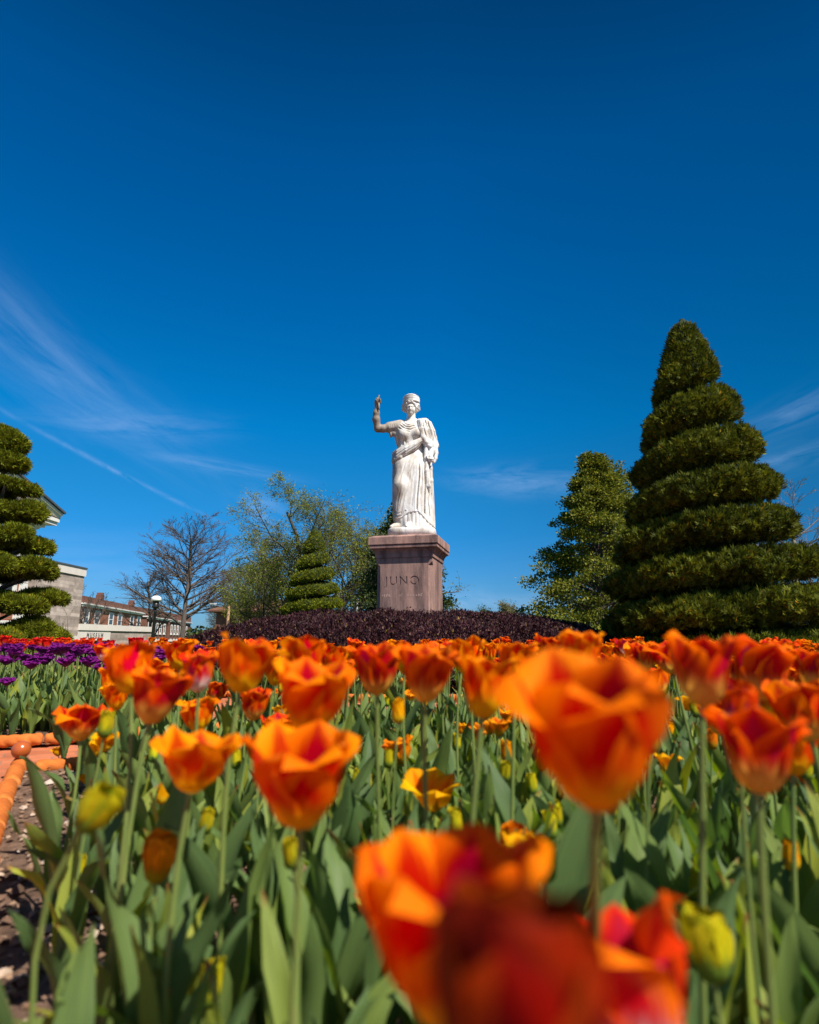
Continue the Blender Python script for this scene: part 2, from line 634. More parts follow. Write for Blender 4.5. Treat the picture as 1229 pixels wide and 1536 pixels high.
def brick_mat(name, c1, c2, mortar, bw, bh, ms, rough=0.85, axes='XY', offset=0.5, noise=(7, 0.35), rot=0):
    m, nt, p = new_mat(name)
    t = nt.nodes.new('ShaderNodeTexCoord')
    sp, cb = nt.nodes.new('ShaderNodeSeparateXYZ'), nt.nodes.new('ShaderNodeCombineXYZ')
    mpp = nt.nodes.new('ShaderNodeMapping')
    mpp.inputs['Rotation'].default_value = (0, 0, rot)
    nt.links.new(t.outputs['Object'], mpp.inputs[0])
    nt.links.new(mpp.outputs[0], sp.inputs[0])
    if axes == 'XYZ':                                   # walls: run along x + y, courses along z
        ad = nt.nodes.new('ShaderNodeMath')
        nt.links.new(sp.outputs[0], ad.inputs[0])
        nt.links.new(sp.outputs[1], ad.inputs[1])
        nt.links.new(ad.outputs[0], cb.inputs[0])
        nt.links.new(sp.outputs[2], cb.inputs[1])
    else:
        nt.links.new(sp.outputs[0], cb.inputs[0])
        nt.links.new(sp.outputs[1], cb.inputs[1])
    b = nt.nodes.new('ShaderNodeTexBrick')
    b.offset = offset
    nt.links.new(cb.outputs[0], b.inputs['Vector'])
    b.inputs['Color1'].default_value = (*c1, 1)
    b.inputs['Color2'].default_value = (*c2, 1)
    b.inputs['Mortar'].default_value = (*mortar, 1)
    b.inputs['Scale'].default_value = 1
    b.inputs['Mortar Size'].default_value = ms
    b.inputs['Brick Width'].default_value = bw
    b.inputs['Row Height'].default_value = bh
    n = noise_node(nt, noise[0], 6, 0.65, t.outputs['Object'])
    r = ramp_node(nt, [(0.3, (1 - noise[1],) * 3), (0.7, (1 + noise[1],) * 3)], n.outputs[0])
    mx = nt.nodes.new('ShaderNodeMixRGB')
    mx.blend_type = 'MULTIPLY'
    mx.inputs[0].default_value = 1
    nt.links.new(b.outputs[0], mx.inputs[1])
    nt.links.new(r.outputs[0], mx.inputs[2])
    nt.links.new(mx.outputs[0], p.inputs['Base Color'])
    p.inputs['Roughness'].default_value = rough
    p.inputs['Specular IOR Level'].default_value = 0.2
    bump(nt, p, b.outputs['Fac'], -0.4, 0.006)
    return m


M['soil'] = soil_mat()
M['chips'] = leafy('mulch_chips', [(0, (0.06, 0.036, 0.025)), (0.45, (0.17, 0.10, 0.064)), (0.8, (0.30, 0.19, 0.12)), (0.96, (0.42, 0.31, 0.23)), (1, (0.58, 0.50, 0.44))], trans=0, rough=0.9, spec=0.15)
M['path'] = brick_mat('path_brick', (0.40, 0.115, 0.048), (0.50, 0.16, 0.07), (0.33, 0.14, 0.08), 0.20, 0.10, 0.006, rot=R(-30), noise=(5, 0.28))
M['terracotta'] = speckled('terracotta', [(0.22, (0.20, 0.085, 0.035)), (0.40, (0.42, 0.110, 0.022)), (0.58, (0.54, 0.155, 0.030)), (0.78, (0.62, 0.24, 0.08))], 13, 0.85, 70, 0.6, 0.004, spec=0.12)
M['glazed'] = plain('glazed_terracotta', (0.38, 0.085, 0.018), 0.22, 0.6, 0.2, 14)
M['lawn'] = speckled('lawn', [(0.3, (0.045, 0.085, 0.018)), (0.6, (0.075, 0.125, 0.025)), (0.8, (0.13, 0.15, 0.045))], 1.3, 0.9, 40, 0.8, 0.05)
M['conifer'] = leafy('conifer_sprays', [(0, (0.064, 0.080, 0.008)), (0.4, (0.130, 0.155, 0.011)), (0.75, (0.215, 0.240, 0.014)), (0.985, (0.29, 0.30, 0.018)), (1, (0.50, 0.25, 0.02))], 0.32, 0.7, 0.12, (2.4, (0.7, 0.7, 0.7), (1.2, 1.18, 1.0)))
M['conifer_dark'] = leafy('conifer_sprays_dark', [(0, (0.040, 0.054, 0.007)), (0.4, (0.086, 0.104, 0.009)), (0.8, (0.150, 0.170, 0.012)), (0.988, (0.21, 0.215, 0.015)), (1, (0.50, 0.23, 0.02))], 0.28, 0.7, 0.12, (1.9, (0.52, 0.56, 0.6), (1.3, 1.22, 1.0)))
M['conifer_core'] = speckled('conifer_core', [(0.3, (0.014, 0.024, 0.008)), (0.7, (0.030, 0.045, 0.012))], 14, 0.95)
M['barberry'] = leafy('barberry_leaves', [(0, (0.018, 0.005, 0.008)), (0.5, (0.040, 0.011, 0.016)), (0.85, (0.074, 0.024, 0.029)), (0.97, (0.14, 0.07, 0.045)), (1, (0.20, 0.13, 0.025))], 0.15, 0.6, 0.2, (1.1, (0.72, 0.7, 0.72), (1.22, 1.2, 1.2)))
M['barberry_core'] = speckled('barberry_core', [(0.3, (0.012, 0.006, 0.006)), (0.7, (0.04, 0.016, 0.016))], 18, 0.95)
M['magnolia'] = leafy('magnolia_leaves', [(0, (0.052, 0.070, 0.010)), (0.4, (0.130, 0.148, 0.013)), (0.8, (0.235, 0.235, 0.018)), (1, (0.34, 0.30, 0.024))], 0.32, 0.6, 0.22)
M['dark_leaf'] = leafy('dark_leaves', [(0, (0.018, 0.036, 0.010)), (0.5, (0.042, 0.066, 0.013)), (1, (0.09, 0.11, 0.018))], 0.2, 0.55, 0.25)
M['spring_leaf'] = leafy('spring_leaves', [(0, (0.13, 0.165, 0.020)), (0.5, (0.21, 0.24, 0.028)), (1, (0.33, 0.34, 0.04))], 0.45, 0.55, 0.25)
M['haze_leaf'] = leafy('budding_twigs', [(0, (0.16, 0.15, 0.07)), (1, (0.26, 0.23, 0.10))], 0.3, 0.6, 0.2)
M['bark'] = speckled('bark', [(0.3, (0.055, 0.042, 0.034)), (0.7, (0.14, 0.11, 0.09))], 8, 0.9, 25, 0.8, 0.03, (1, 1, 0.25))
M['bark_pale'] = speckled('bark_pale', [(0.3, (0.13, 0.10, 0.08)), (0.7, (0.26, 0.21, 0.17))], 6, 0.9, 25, 0.6, 0.03, (1, 1, 0.3))
M['iron'] = plain('black_iron', (0.012, 0.012, 0.014), 0.4, 0.5)
M['white_globe'] = plain('white_globe', (0.78, 0.78, 0.75), 0.3, 0.5, 0.03)
M['white'] = plain('white_paint', (0.74, 0.71, 0.66), 0.6, 0.3, 0.07, 2)
M['coping'] = plain('pale_coping', (0.66, 0.60, 0.54), 0.8, 0.2, 0.08, 2)
M['slate'] = plain('slate_roof', (0.075, 0.085, 0.10), 0.6, 0.3, 0.2)
M['glass'] = plain('window_glass', (0.035, 0.045, 0.06), 0.08, 0.6, 0.2)
M['brick'] = brick_mat('red_brick', (0.25, 0.075, 0.040), (0.33, 0.105, 0.055), (0.30, 0.20, 0.15), 0.23, 0.075, 0.008, axes='XYZ', noise=(1.5, 0.2))
M['brick_dark'] = brick_mat('dark_brick', (0.15, 0.060, 0.040), (0.20, 0.080, 0.052), (0.17, 0.11, 0.085), 0.23, 0.075, 0.008, axes='XYZ', noise=(1.5, 0.25))
M['limestone'] = brick_mat('limestone', (0.50, 0.41, 0.355), (0.25, 0.20, 0.17), (0.30, 0.25, 0.22), 1.1, 0.15, 0.005, axes='XYZ', noise=(3, 0.25), offset=0.37)
M['rubble'] = brick_mat('rubble_wall', (0.55, 0.49, 0.43), (0.40, 0.33, 0.28), (0.26, 0.22, 0.19), 0.4, 0.16, 0.02, axes='XYZ', noise=(4, 0.25), offset=0.3)
M['dark'] = plain('dark_opening', (0.012, 0.011, 0.011), 0.6, 0.2)
M['letter_grey'] = plain('letter_grey', (0.12, 0.11, 0.11), 0.6, 0.3)
M['pole_wood'] = plain('pole_wood', (0.40, 0.24, 0.13), 0.85, 0.2, 0.2, 4)
M['skin'] = plain('skin', (0.46, 0.26, 0.18), 0.55, 0.3, 0.08)
M['cap_red'] = plain('cap_red', (0.62, 0.02, 0.02), 0.7, 0.2)
M['cap_pink'] = plain('cap_pink', (0.42, 0.07, 0.14), 0.7, 0.2)
M['cloth_white'] = plain('cloth_white', (0.78, 0.78, 0.78), 0.8, 0.2, 0.05)
M['cloth_navy'] = plain('cloth_navy', (0.03, 0.04, 0.08), 0.8, 0.2)
M['cloth_maroon'] = plain('cloth_maroon', (0.16, 0.05, 0.05), 0.8, 0.2)


def granite_mat():
    m, nt, p = new_mat('pink_granite')
    v = coords(nt)
    n = noise_node(nt, 130, 4, 0.7, v)
    n2 = noise_node(nt, 1.0, 6, 0.65, coords(nt, (6.0, 6.0, 0.9)))
    n3 = noise_node(nt, 3.2, 5, 0.6, v)
    r = ramp_node(nt, [(0.3, (0.195, 0.118, 0.098)), (0.5, (0.345, 0.214, 0.178)), (0.7, (0.455, 0.305, 0.258))], n.outputs[0])
    r2 = ramp_node(nt, [(0.38, (0.42, 0.41, 0.43)), (0.50, (0.86, 0.84, 0.84)), (0.64, (1.26, 1.16, 1.10))], n2.outputs[0])
    r3 = ramp_node(nt, [(0.3, (0.82, 0.82, 0.84)), (0.7, (1.12, 1.08, 1.05))], n3.outputs[0])
    c = r.outputs[0]
    for q in (r2, r3):
        mx = nt.nodes.new('ShaderNodeMixRGB')
        mx.blend_type = 'MULTIPLY'
        mx.inputs[0].default_value = 1
        nt.links.new(c, mx.inputs[1])
        nt.links.new(q.outputs[0], mx.inputs[2])
        c = mx.outputs[0]
    nt.links.new(c, p.inputs['Base Color'])
    p.inputs['Roughness'].default_value = 0.75
    p.inputs['Specular IOR Level'].default_value = 0.3
    bump(nt, p, n.outputs[0], 0.35, 0.004)
    return m


def marble_mat():
    m, nt, p = new_mat('weathered_marble')
    v = coords(nt)
    n = noise_node(nt, 1.0, 7, 0.68, coords(nt, (9, 9, 2.2)), 0.6)
    n2 = noise_node(nt, 3.0, 6, 0.7, v)
    n3 = noise_node(nt, 60, 4, 0.6, v)
    r = ramp_node(nt, [(0.32, (0.42, 0.37, 0.32)), (0.43, (0.64, 0.615, 0.58)), (0.54, (0.79, 0.785, 0.775))], n.outputs[0])
    # noisy brown tint, deeper toward -X across one flank and the raised arm
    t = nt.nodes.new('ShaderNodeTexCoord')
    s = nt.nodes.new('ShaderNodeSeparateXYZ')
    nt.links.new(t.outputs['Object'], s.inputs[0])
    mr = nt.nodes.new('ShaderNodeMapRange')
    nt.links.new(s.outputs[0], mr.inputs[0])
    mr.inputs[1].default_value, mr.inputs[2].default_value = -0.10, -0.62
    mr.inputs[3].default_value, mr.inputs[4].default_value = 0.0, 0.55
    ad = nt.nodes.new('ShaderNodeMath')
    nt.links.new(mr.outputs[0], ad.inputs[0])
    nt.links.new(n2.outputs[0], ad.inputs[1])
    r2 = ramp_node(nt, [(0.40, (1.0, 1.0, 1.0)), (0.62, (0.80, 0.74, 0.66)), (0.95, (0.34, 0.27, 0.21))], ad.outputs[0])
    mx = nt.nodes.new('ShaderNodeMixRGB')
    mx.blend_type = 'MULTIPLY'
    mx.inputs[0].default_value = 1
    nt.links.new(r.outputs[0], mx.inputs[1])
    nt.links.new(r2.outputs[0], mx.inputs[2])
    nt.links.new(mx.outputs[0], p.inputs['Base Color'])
    p.inputs['Roughness'].default_value = 0.6
    p.inputs['Specular IOR Level'].default_value = 0.3
    bump(nt, p, n3.outputs[0], 0.25, 0.004)
    return m


M['granite'] = granite_mat()
M['granite_pale'] = plain('rubbed_granite', (0.60, 0.40, 0.33), 0.8, 0.2, 0.15, 20)
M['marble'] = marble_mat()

# ------------------------------------------------------------------ ground, path, beds
FALL = -1.3


def ground_z(x, y):
    t = min(max((y - 12.5) / 10.5, 0), 1)
    return FALL * t * t * (3 - 2 * t) - 0.008


def build_ground():
    xs = np.array([-600, -200, -90, -50, -30, -20] + list(np.linspace(-15, 15, 25)) + [20, 30, 50, 90, 200, 600])
    ys = np.array([-200, -60, -20, -5, 0] + list(np.linspace(3, 26, 36)) + [30, 40, 60, 100, 200, 500, 900])
    V = np.array([(x, y, ground_z(x, y)) for y in ys for x in xs])
    nx = len(xs)
    F = np.array([(j * nx + i, j * nx + i + 1, (j + 1) * nx + i + 1, (j + 1) * nx + i) for j in range(len(ys) - 1) for i in range(nx - 1)])
    tag(link('lawn', np_mesh('lawn', V, F), None, M['lawn']), kind='structure')
    m = MB()
    m.poly([(-9, -4, 0), (9, -4, 0), (9, 12.3, 0), (-9, 12.3, 0)])
    tag(m.build('brick_path', M['path']), kind='structure')


build_ground()
CX, CY = -0.05, 9.2                      # middle of the round bed
DA = Vector((0.5, -0.866, 0))            # bed edge that comes toward the lens
DB = Vector((0.866, 0.5, 0))             # bed edge that runs away to the right
P0 = Vector((-1.56, 2.48, 0))             # near corner with the ball post
Q0 = Vector((-1.95, 3.16, 0))            # on the next bed's front edge
ORANGE_BED = [P0, P0 + DB * 7.7, P0 + DB * 7.7 + DA * 4.5, P0 + DA * 4.6 + DB * 1.2, P0 + DA * 4.6]
PURPLE_BED = [Q0 - DB * 3.4, Q0 + DB * 1.3, Vector((-2.2, 5.0, 0)), Vector((-3.95, 6.9, 0)), Vector((-4.9, 11.5, 0)), Vector((-9, 11.5, 0)), Vector((-8, 3, 0))]


def inside(poly, x, y):
    c = False
    n = len(poly)
    for i in range(n):
        a, b = poly[i], poly[(i + 1) % n]
        if (a.y > y) != (b.y > y) and x < (b.x - a.x) * (y - a.y) / (b.y - a.y) + a.x:
            c = not c
    return c


def edge_dist(poly, x, y):
    best = 9
    for i in range(len(poly)):
        a, b = poly[i], poly[(i + 1) % len(poly)]
        d = b - a
        t = max(0, min(1, ((x - a.x) * d.x + (y - a.y) * d.y) / (d.x * d.x + d.y * d.y)))
        best = min(best, math.hypot(x - a.x - d.x * t, y - a.y - d.y * t))
    return best


def hnoise(x, y):
    return 0.5 * math.sin(x * 7.3 + 1.7 * math.sin(y * 5.1)) + 0.3 * math.sin(y * 11.7 + 2 * math.sin(x * 9.3)) + 0.2 * math.sin(x * 23 + y * 19)


def soil_patch(test, lo, hi, step):
    nx, ny = int((hi[0] - lo[0]) / step), int((hi[1] - lo[1]) / step)
    idx, V, F = {}, [], []
    for j in range(ny):
        for i in range(nx):
            if test(lo[0] + (i + .5) * step, lo[1] + (j + .5) * step):
                q = []
                for a, b in ((i, j), (i + 1, j), (i + 1, j + 1), (i, j + 1)):
                    if (a, b) not in idx:
                        x, y = lo[0] + a * step, lo[1] + b * step
                        idx[(a, b)] = len(V)
                        V.append((x, y, 0.024 + 0.014 * hnoise(x, y) + random.uniform(-.003, .003)))
                    q.append(idx[(a, b)])
                F.append(q)
    tag(link('bed_soil', np_mesh('bed_soil', V, np.array(F)), None, M['soil']), kind='structure')


soil_patch(lambda x, y: inside(ORANGE_BED, x, y), (-2, -2), (7.5, 7), 0.045)
soil_patch(lambda x, y: inside(PURPLE_BED, x, y), (-9, 1), (0, 11.6), 0.07)
soil_patch(lambda x, y: math.hypot(x - CX, y - CY) < 3.82, (-4, 5), (4, 13.2), 0.07)


def mulch():
    pos, n = [], 0
    while len(pos) < 9000:
        y = abs(random.gauss(0, 1)) * 2.0 + 0.3
        x = random.uniform(-0.75, 0.75) * y
        if y < 6.5 and (inside(ORANGE_BED, x, y) or (inside(PURPLE_BED, x, y) and y < 4.8)):
            pos.append((x, y, 0.030 + 0.014 * hnoise(x, y)))
    pos = np.array(pos)
    n = len(pos)
    tv = np.array([(-.3, -.5, 0), (.25, -.42, .04), (.34, .3, 0), (-.05, .55, .05), (-.38, .2, 0), (-.02, 0, .3)])
    tf = np.array([(0, 1, 5), (1, 2, 5), (2, 3, 5), (3, 4, 5), (4, 0, 5), (0, 4, 1), (1, 4, 2), (2, 4, 3)])
    ax = RNG.normal(size=(n, 3))
    ax[:, 2] *= 0.25
    V, F = scatter(tv, tf, pos, ax, RNG.uniform(0.006, 0.026, n) * (1 + (RNG.random(n) > .9)), side=np.tile([0.1, 0, 1.], (n, 1)) + RNG.normal(size=(n, 3)) * .3)
    tag(link('wood_mulch', np_mesh('wood_mulch', V, F, False), None, M['chips']),
        'brown bark and stone chips scattered over the bare bed soil', 'mulch', kind='stuff')


mulch()


def rope_mesh():
    length, ns, nt = 0.272, 34, 30
    V, F = [], []
    for i in range(ns):
        s = i / (ns - 1)
        endr = 1 - 0.35 * max(0, abs(s - .5) * 2 - 0.93) / 0.07
        for j in range(nt):
            t = 2 * PI * j / nt
            lob = abs(math.cos(1.5 * (t - s * length * 2 * PI / 0.16)))
            r = 0.031 * (0.82 + 0.18 * lob ** 0.7) * endr
            V.append((s * length - length / 2, r * math.cos(t), 0.043 + r * math.sin(t)))
    for i in range(ns - 1):
        for j in range(nt):
            k = (j + 1) % nt
            F.append((i * nt + j, i * nt + k, (i + 1) * nt + k, (i + 1) * nt + j))
    V += [(-length / 2, 0, .043), (length / 2, 0, .043)]
    T = [(len(V) - 2, (j + 1) % nt, j) for j in range(nt)] + [(len(V) - 1, (ns - 1) * nt + j, (ns - 1) * nt + (j + 1) % nt) for j in range(nt)]
    me = np_mesh('edging_tile', V, [np.array(F), np.array(T)])
    me.materials.append(M['terracotta'])
    return me


ROPE = rope_mesh()


def rope_tile(p, ang, label, group):
    o = bpy.data.objects.new('edging_tile', ROPE)
    o.location = (p[0], p[1], random.uniform(-.004, .003))
    o.rotation_euler = (random.uniform(-.3, .3), random.uniform(-.012, .012), ang + random.uniform(-.012, .012))
    COL.objects.link(o)
    tag(o, label, 'edging tile', group)


def rope_run(a, d, n, label, group):
    for i in range(n):
        rope_tile(a + d * (0.14 + 0.28 * i), math.atan2(d.y, d.x), label, group)


rope_run(P0 + DA * 0.03, DA, 9, 'twisted terracotta edging tile in the run coming toward the lens beside the bare soil', 'rope edging along the near side of the orange bed')
rope_run(P0 + DB * 0.05, DB, 26, 'twisted terracotta edging tile behind the orange tulips, right of the ball post', 'rope edging along the far side of the orange bed')
rope_run(Q0 - DB * 3.3, DB, 16, 'twisted terracotta edging tile along the front of the purple tulip bed', 'rope edging of the purple tulip bed')
for i in range(30):
    t = R(-90 - 62) + i * R(124) / 29
    rope_tile((CX + 3.87 * math.cos(t), CY + 3.87 * math.sin(t)), t + PI / 2, 'small twisted terracotta edging tile of the curved run round the hedge bed', 'curved rope edging round the statue bed')


def ball_post():
    e = empty('edging_post', P0, 'round terracotta ball post at the corner of the rope edging', 'edging post')
    MB().lathe([(0.026, 0), (0.030, 0.02), (0.030, 0.066), (0.022, 0.076), (0.016, 0.084)], 20).build('post', M['terracotta'], e, True)
    MB().lathe([(0.002 + 0.033 * math.sin(PI * i / 14), 0.113 - 0.033 * math.cos(PI * i / 14)) for i in range(15)], 24).build('ball', M['glazed'], e, True)


ball_post()

# ------------------------------------------------------------------ pedestal


def square(w, c=0.0):
    h = w / 2
    if c <= 0:
        return [(-h, -h), (h, -h), (h, h), (-h, h)]
    return [(-h + c, -h), (h - c, -h), (h, -h + c), (h, h - c), (h - c, h), (-h + c, h), (-h, h - c), (-h, -h + c)]


PED = Vector((0.02, 9.2, 0))
PED_RZ = R(-13.5)
CAP_Z = 2.105


def text_mesh(body, size, depth, spacing=1.0, sx=1.0):
    cu = bpy.data.curves.new('lettering', 'FONT')
    cu.body = body
    cu.size = size
    cu.extrude = depth / 2
    cu.align_x, cu.align_y = 'CENTER', 'CENTER'
    cu.space_character = spacing
    o = bpy.data.objects.new('lettering', cu)
    COL.objects.link(o)
    dg = bpy.context.evaluated_depsgraph_get()
    me = bpy.data.meshes.new_from_object(o.evaluated_get(dg))
    bpy.data.objects.remove(o)
    bpy.data.curves.remove(cu)
    for v in me.vertices:
        v.co.x *= sx
    bm = bmesh.new()
    bm.from_mesh(me)
    bmesh.ops.remove_doubles(bm, verts=bm.verts, dist=0.0004)
    bmesh.ops.recalc_face_normals(bm, faces=bm.faces)
    bm.to_mesh(me)
    bm.free()
    return me


def build_pedestal():
    e = empty('statue_pedestal', PED, 'pink granite pedestal lettered JUNO standing in the dark red hedge', 'pedestal', rz=PED_RZ)
    w = 0.875
    h = w / 2
    m = MB()
    ch = 0.062
    # chamfered shaft with square shoulders at the top
    m.rings([[(x, y, z) for x, y in square(w, c)] for z, c in ((0, ch), (1.63, ch), (1.685, 0.002), (CAP_Z - 0.352, 0.002))])
    shaft = m.build('shaft', M['granite'], e)
    # carve the name into the front face
    for body, size, z, dep, sp, sx, name in (('JUNO', 0.185, 1.40, 0.018, 1.18, 1.02, 'cutter'),):
        tm = text_mesh(body, size, dep, sp, sx)
        c = bpy.data.objects.new(name, tm)
        COL.objects.link(c)
        c.parent = e
        c.location = (-0.03, -h, z)
        c.rotation_euler = (R(90), 0, 0)
        bpy.context.view_layer.update()
        b = shaft.modifiers.new('carve', 'BOOLEAN')
        b.operation, b.solver, b.object = 'DIFFERENCE', 'EXACT', c
        dg = bpy.context.evaluated_depsgraph_get()
        me = bpy.data.meshes.new_from_object(shaft.evaluated_get(dg))
        shaft.modifiers.clear()
        shaft.data = me
        bpy.data.objects.remove(c)
    # second line, worn almost away: shallow raised traces of strokes
    m = MB()
    rr = random.Random(5)
    for x0, x1 in ((-0.335, -0.225), (-0.075, -0.03), (0.045, 0.165), (0.185, 0.265)):
        x = x0
        while x < x1:
            sw = rr.uniform(.004, .007)
            z0 = 1.163 + rr.uniform(0, .012)
            m.box((x, -h - 0.0025, z0), (x + sw, -h + 0.004, 1.208 - rr.uniform(0, .012)))
            if rr.random() < .6:
                zz = rr.choice((1.168, 1.186, 1.202))
                m.box((x + sw + .001, -h - 0.002, zz), (x + sw + .016, -h + 0.004, zz + .005))
            x += rr.uniform(.02, .034)
    m.build('worn_inscription', M['granite_pale'], e)
    # cornice: fillet, cove, bead, slab with weathered top
    prof = [(w + 0.004, -0.352), (w + 0.03, -0.350), (w + 0.034, -0.325), (w + 0.036, -0.300), (w + 0.06, -0.262), (w + 0.105, -0.228),
            (w + 0.150, -0.214), (w + 0.176, -0.206), (w + 0.182, -0.180), (w + 0.168, -0.166), (w + 0.150, -0.163)]
    m = MB()
    m.rings([[(x, y, CAP_Z + z) for x, y in square(a)] for a, z in prof])
    m.build('cornice_moulding', M['granite'], e)
    m = MB()
    prof = [(w + 0.185, -0.162), (w + 0.200, -0.156), (w + 0.205, -0.150), (w + 0.205, -0.042), (w + 0.198, -0.034), (w + 0.03, 0.0)]
    m.rings([[(x, y, CAP_Z + z) for x, y in square(a)] for a, z in prof])
    m.build('cap_slab', M['granite'], e)


build_pedestal()

# ------------------------------------------------------------------ statue: carved as a distance field


class Field:
    def __init__(self, lo, hi, h):
        self.lo, self.h = np.array(lo, float), h
        n = np.ceil((np.array(hi) - self.lo) / h).astype(int) + 1
        self.ax = [self.lo[i] + h * np.arange(n[i]) for i in range(3)]
        self.D = np.full(n, 1.0, np.float32)
        self.nod = 0.0                                         # leans points above the chin forward

    def sub(self, lo, hi):
        sl = []
        for i in range(3):
            a = int(np.floor((lo[i] - self.lo[i]) / self.h))
            b = int(np.ceil((hi[i] - self.lo[i]) / self.h)) + 1
            sl.append(slice(max(a, 0), max(min(b, self.D.shape[i]), 0)))
        x = self.ax[0][sl[0]][:, None, None]
        y = self.ax[1][sl[1]][None, :, None]
        z = self.ax[2][sl[2]][None, None, :]
        return tuple(sl), x, y, z

    def add(self, sl, d, k=0.02):
        a = self.D[sl]
        if k > 0:
            q = np.maximum(k - np.abs(a - d), 0) / k
            self.D[sl] = np.minimum(a, d) - q * q * k * 0.25
        else:
            self.D[sl] = np.minimum(a, d)

    def cut(self, sl, d, k=0.01):
        a, d = self.D[sl], -d
        q = np.maximum(k - np.abs(a - d), 0) / k
        self.D[sl] = np.maximum(a, d) + q * q * k * 0.25

    def lean(self, c):
        c = np.array(c, float)
        c[1] -= self.nod * (c[2] - 2.03)
        return c

    def cone(self, p, q, r0, r1, k=0.02, cut=False):
        p, q = self.lean(p), self.lean(q)
        m = max(r0, r1) + max(k, .01) + 2 * self.h
        sl, x, y, z = self.sub(np.minimum(p, q) - m, np.maximum(p, q) + m)
        d = q - p
        L = max(float(d @ d), 1e-9)
        t = np.clip(((x - p[0]) * d[0] + (y - p[1]) * d[1] + (z - p[2]) * d[2]) / L, 0, 1)
        dist = np.sqrt((x - p[0] - t * d[0]) ** 2 + (y - p[1] - t * d[1]) ** 2 + (z - p[2] - t * d[2]) ** 2) - (r0 + t * (r1 - r0))
        (self.cut if cut else self.add)(sl, dist.astype(np.float32), k)

    def ball(self, c, r, k=0.02, cut=False):
        self.ell(c, (r, r, r), k, cut)

    def ell(self, c, r, k=0.02, cut=False):
        c, r = self.lean(c), np.array(r, float)
        m = r + max(k, .01) + 2 * self.h
        sl, x, y, z = self.sub(c - m, c + m)
        a, b, g = (x - c[0]) / r[0], (y - c[1]) / r[1], (z - c[2]) / r[2]
        k0 = np.sqrt(a * a + b * b + g * g)
        k1 = np.sqrt((a / r[0]) ** 2 + (b / r[1]) ** 2 + (g / r[2]) ** 2)
        d = k0 * (k0 - 1) / np.maximum(k1, 1e-6)
        d = np.where(k0 < 1e-3, -r.min(), d)
        (self.cut if cut else self.add)(sl, d.astype(np.float32), k)

    def chain(self, pts, rad, k=0.02, cut=False):
        for i in range(len(pts) - 1):
            self.cone(pts[i], pts[i + 1], rad[i], rad[i + 1], k, cut)

    def mesh(self):
        D, h = self.D, self.h
        s = D < 0
        nx, ny, nz = D.shape
        cnt = np.zeros((nx - 1, ny - 1, nz - 1), np.int8)
        for a in (0, 1):
            for b in (0, 1):
                for c in (0, 1):
                    cnt += s[a:nx - 1 + a, b:ny - 1 + b, c:nz - 1 + c]
        act = np.argwhere((cnt > 0) & (cnt < 8))
        ids = np.full(cnt.shape, -1, np.int64)
        ids[act[:, 0], act[:, 1], act[:, 2]] = np.arange(len(act))
        corners = [(a, b, c) for a in (0, 1) for b in (0, 1) for c in (0, 1)]
        val = {c: D[act[:, 0] + c[0], act[:, 1] + c[1], act[:, 2] + c[2]] for c in corners}
        acc, num = np.zeros((len(act), 3)), np.zeros(len(act))
        for c in corners:
            for axis in range(3):
                if c[axis] == 0:
                    e = list(c)
                    e[axis] = 1
                    v0, v1 = val[c], val[tuple(e)]
                    on = (v0 < 0) != (v1 < 0)
                    t = np.where(on, v0 / np.where(on, v0 - v1, 1), 0)
                    p = np.tile(np.array(c, float), (len(act), 1))
                    p[:, axis] += t
                    acc += np.where(on[:, None], p, 0)
                    num += on
        V = self.lo + h * (act + acc / num[:, None])
        F = []
        for axis in range(3):
            o = [i for i in range(3) if i != axis]
            sl0, sl1 = [slice(1, -1)] * 3, [slice(1, -1)] * 3
            sl0[axis], sl1[axis] = slice(0, -1), slice(1, None)
            a, b = s[tuple(sl0)], s[tuple(sl1)]
            e = np.argwhere(a != b)
            off = np.ones(3, int)
            off[axis] = 0
            e = e + off
            flip = D[e[:, 0], e[:, 1], e[:, 2]] < 0
            quad = []
            for du, dv in ((-1, -1), (0, -1), (0, 0), (-1, 0)):
                q = e.copy()
                q[:, o[0]] += du
                q[:, o[1]] += dv
                quad.append(ids[q[:, 0], q[:, 1], q[:, 2]])
            Q = np.stack(quad, 1)
            if axis == 1:
                flip = ~flip
            Q[~flip] = Q[~flip][:, ::-1]
            F.append(Q)
        F = np.concatenate(F)
        F = F[(F >= 0).all(1)]
        return V, F


def sx(c):
    return (c - 640) / 568


def sz(c):
    return (1415 - c) / 546


def line_dist(x, z, pts):
    """distance in the frontal plane to a polyline given in (x, z); also the taper along it"""
    best = None
    for (x0, z0), (x1, z1) in zip(pts, pts[1:]):
        dx, dz = x1 - x0, z1 - z0
        t = np.clip(((x - x0) * dx + (z - z0) * dz) / (dx * dx + dz * dz), 0, 1)
        d = np.sqrt((x - x0 - t * dx) ** 2 + (z - z0 - t * dz) ** 2)
        best = d if best is None else np.minimum(best, d)
    return best


def P2(*cs):
    return [(sx(a), sz(b)) for a, b in cs]


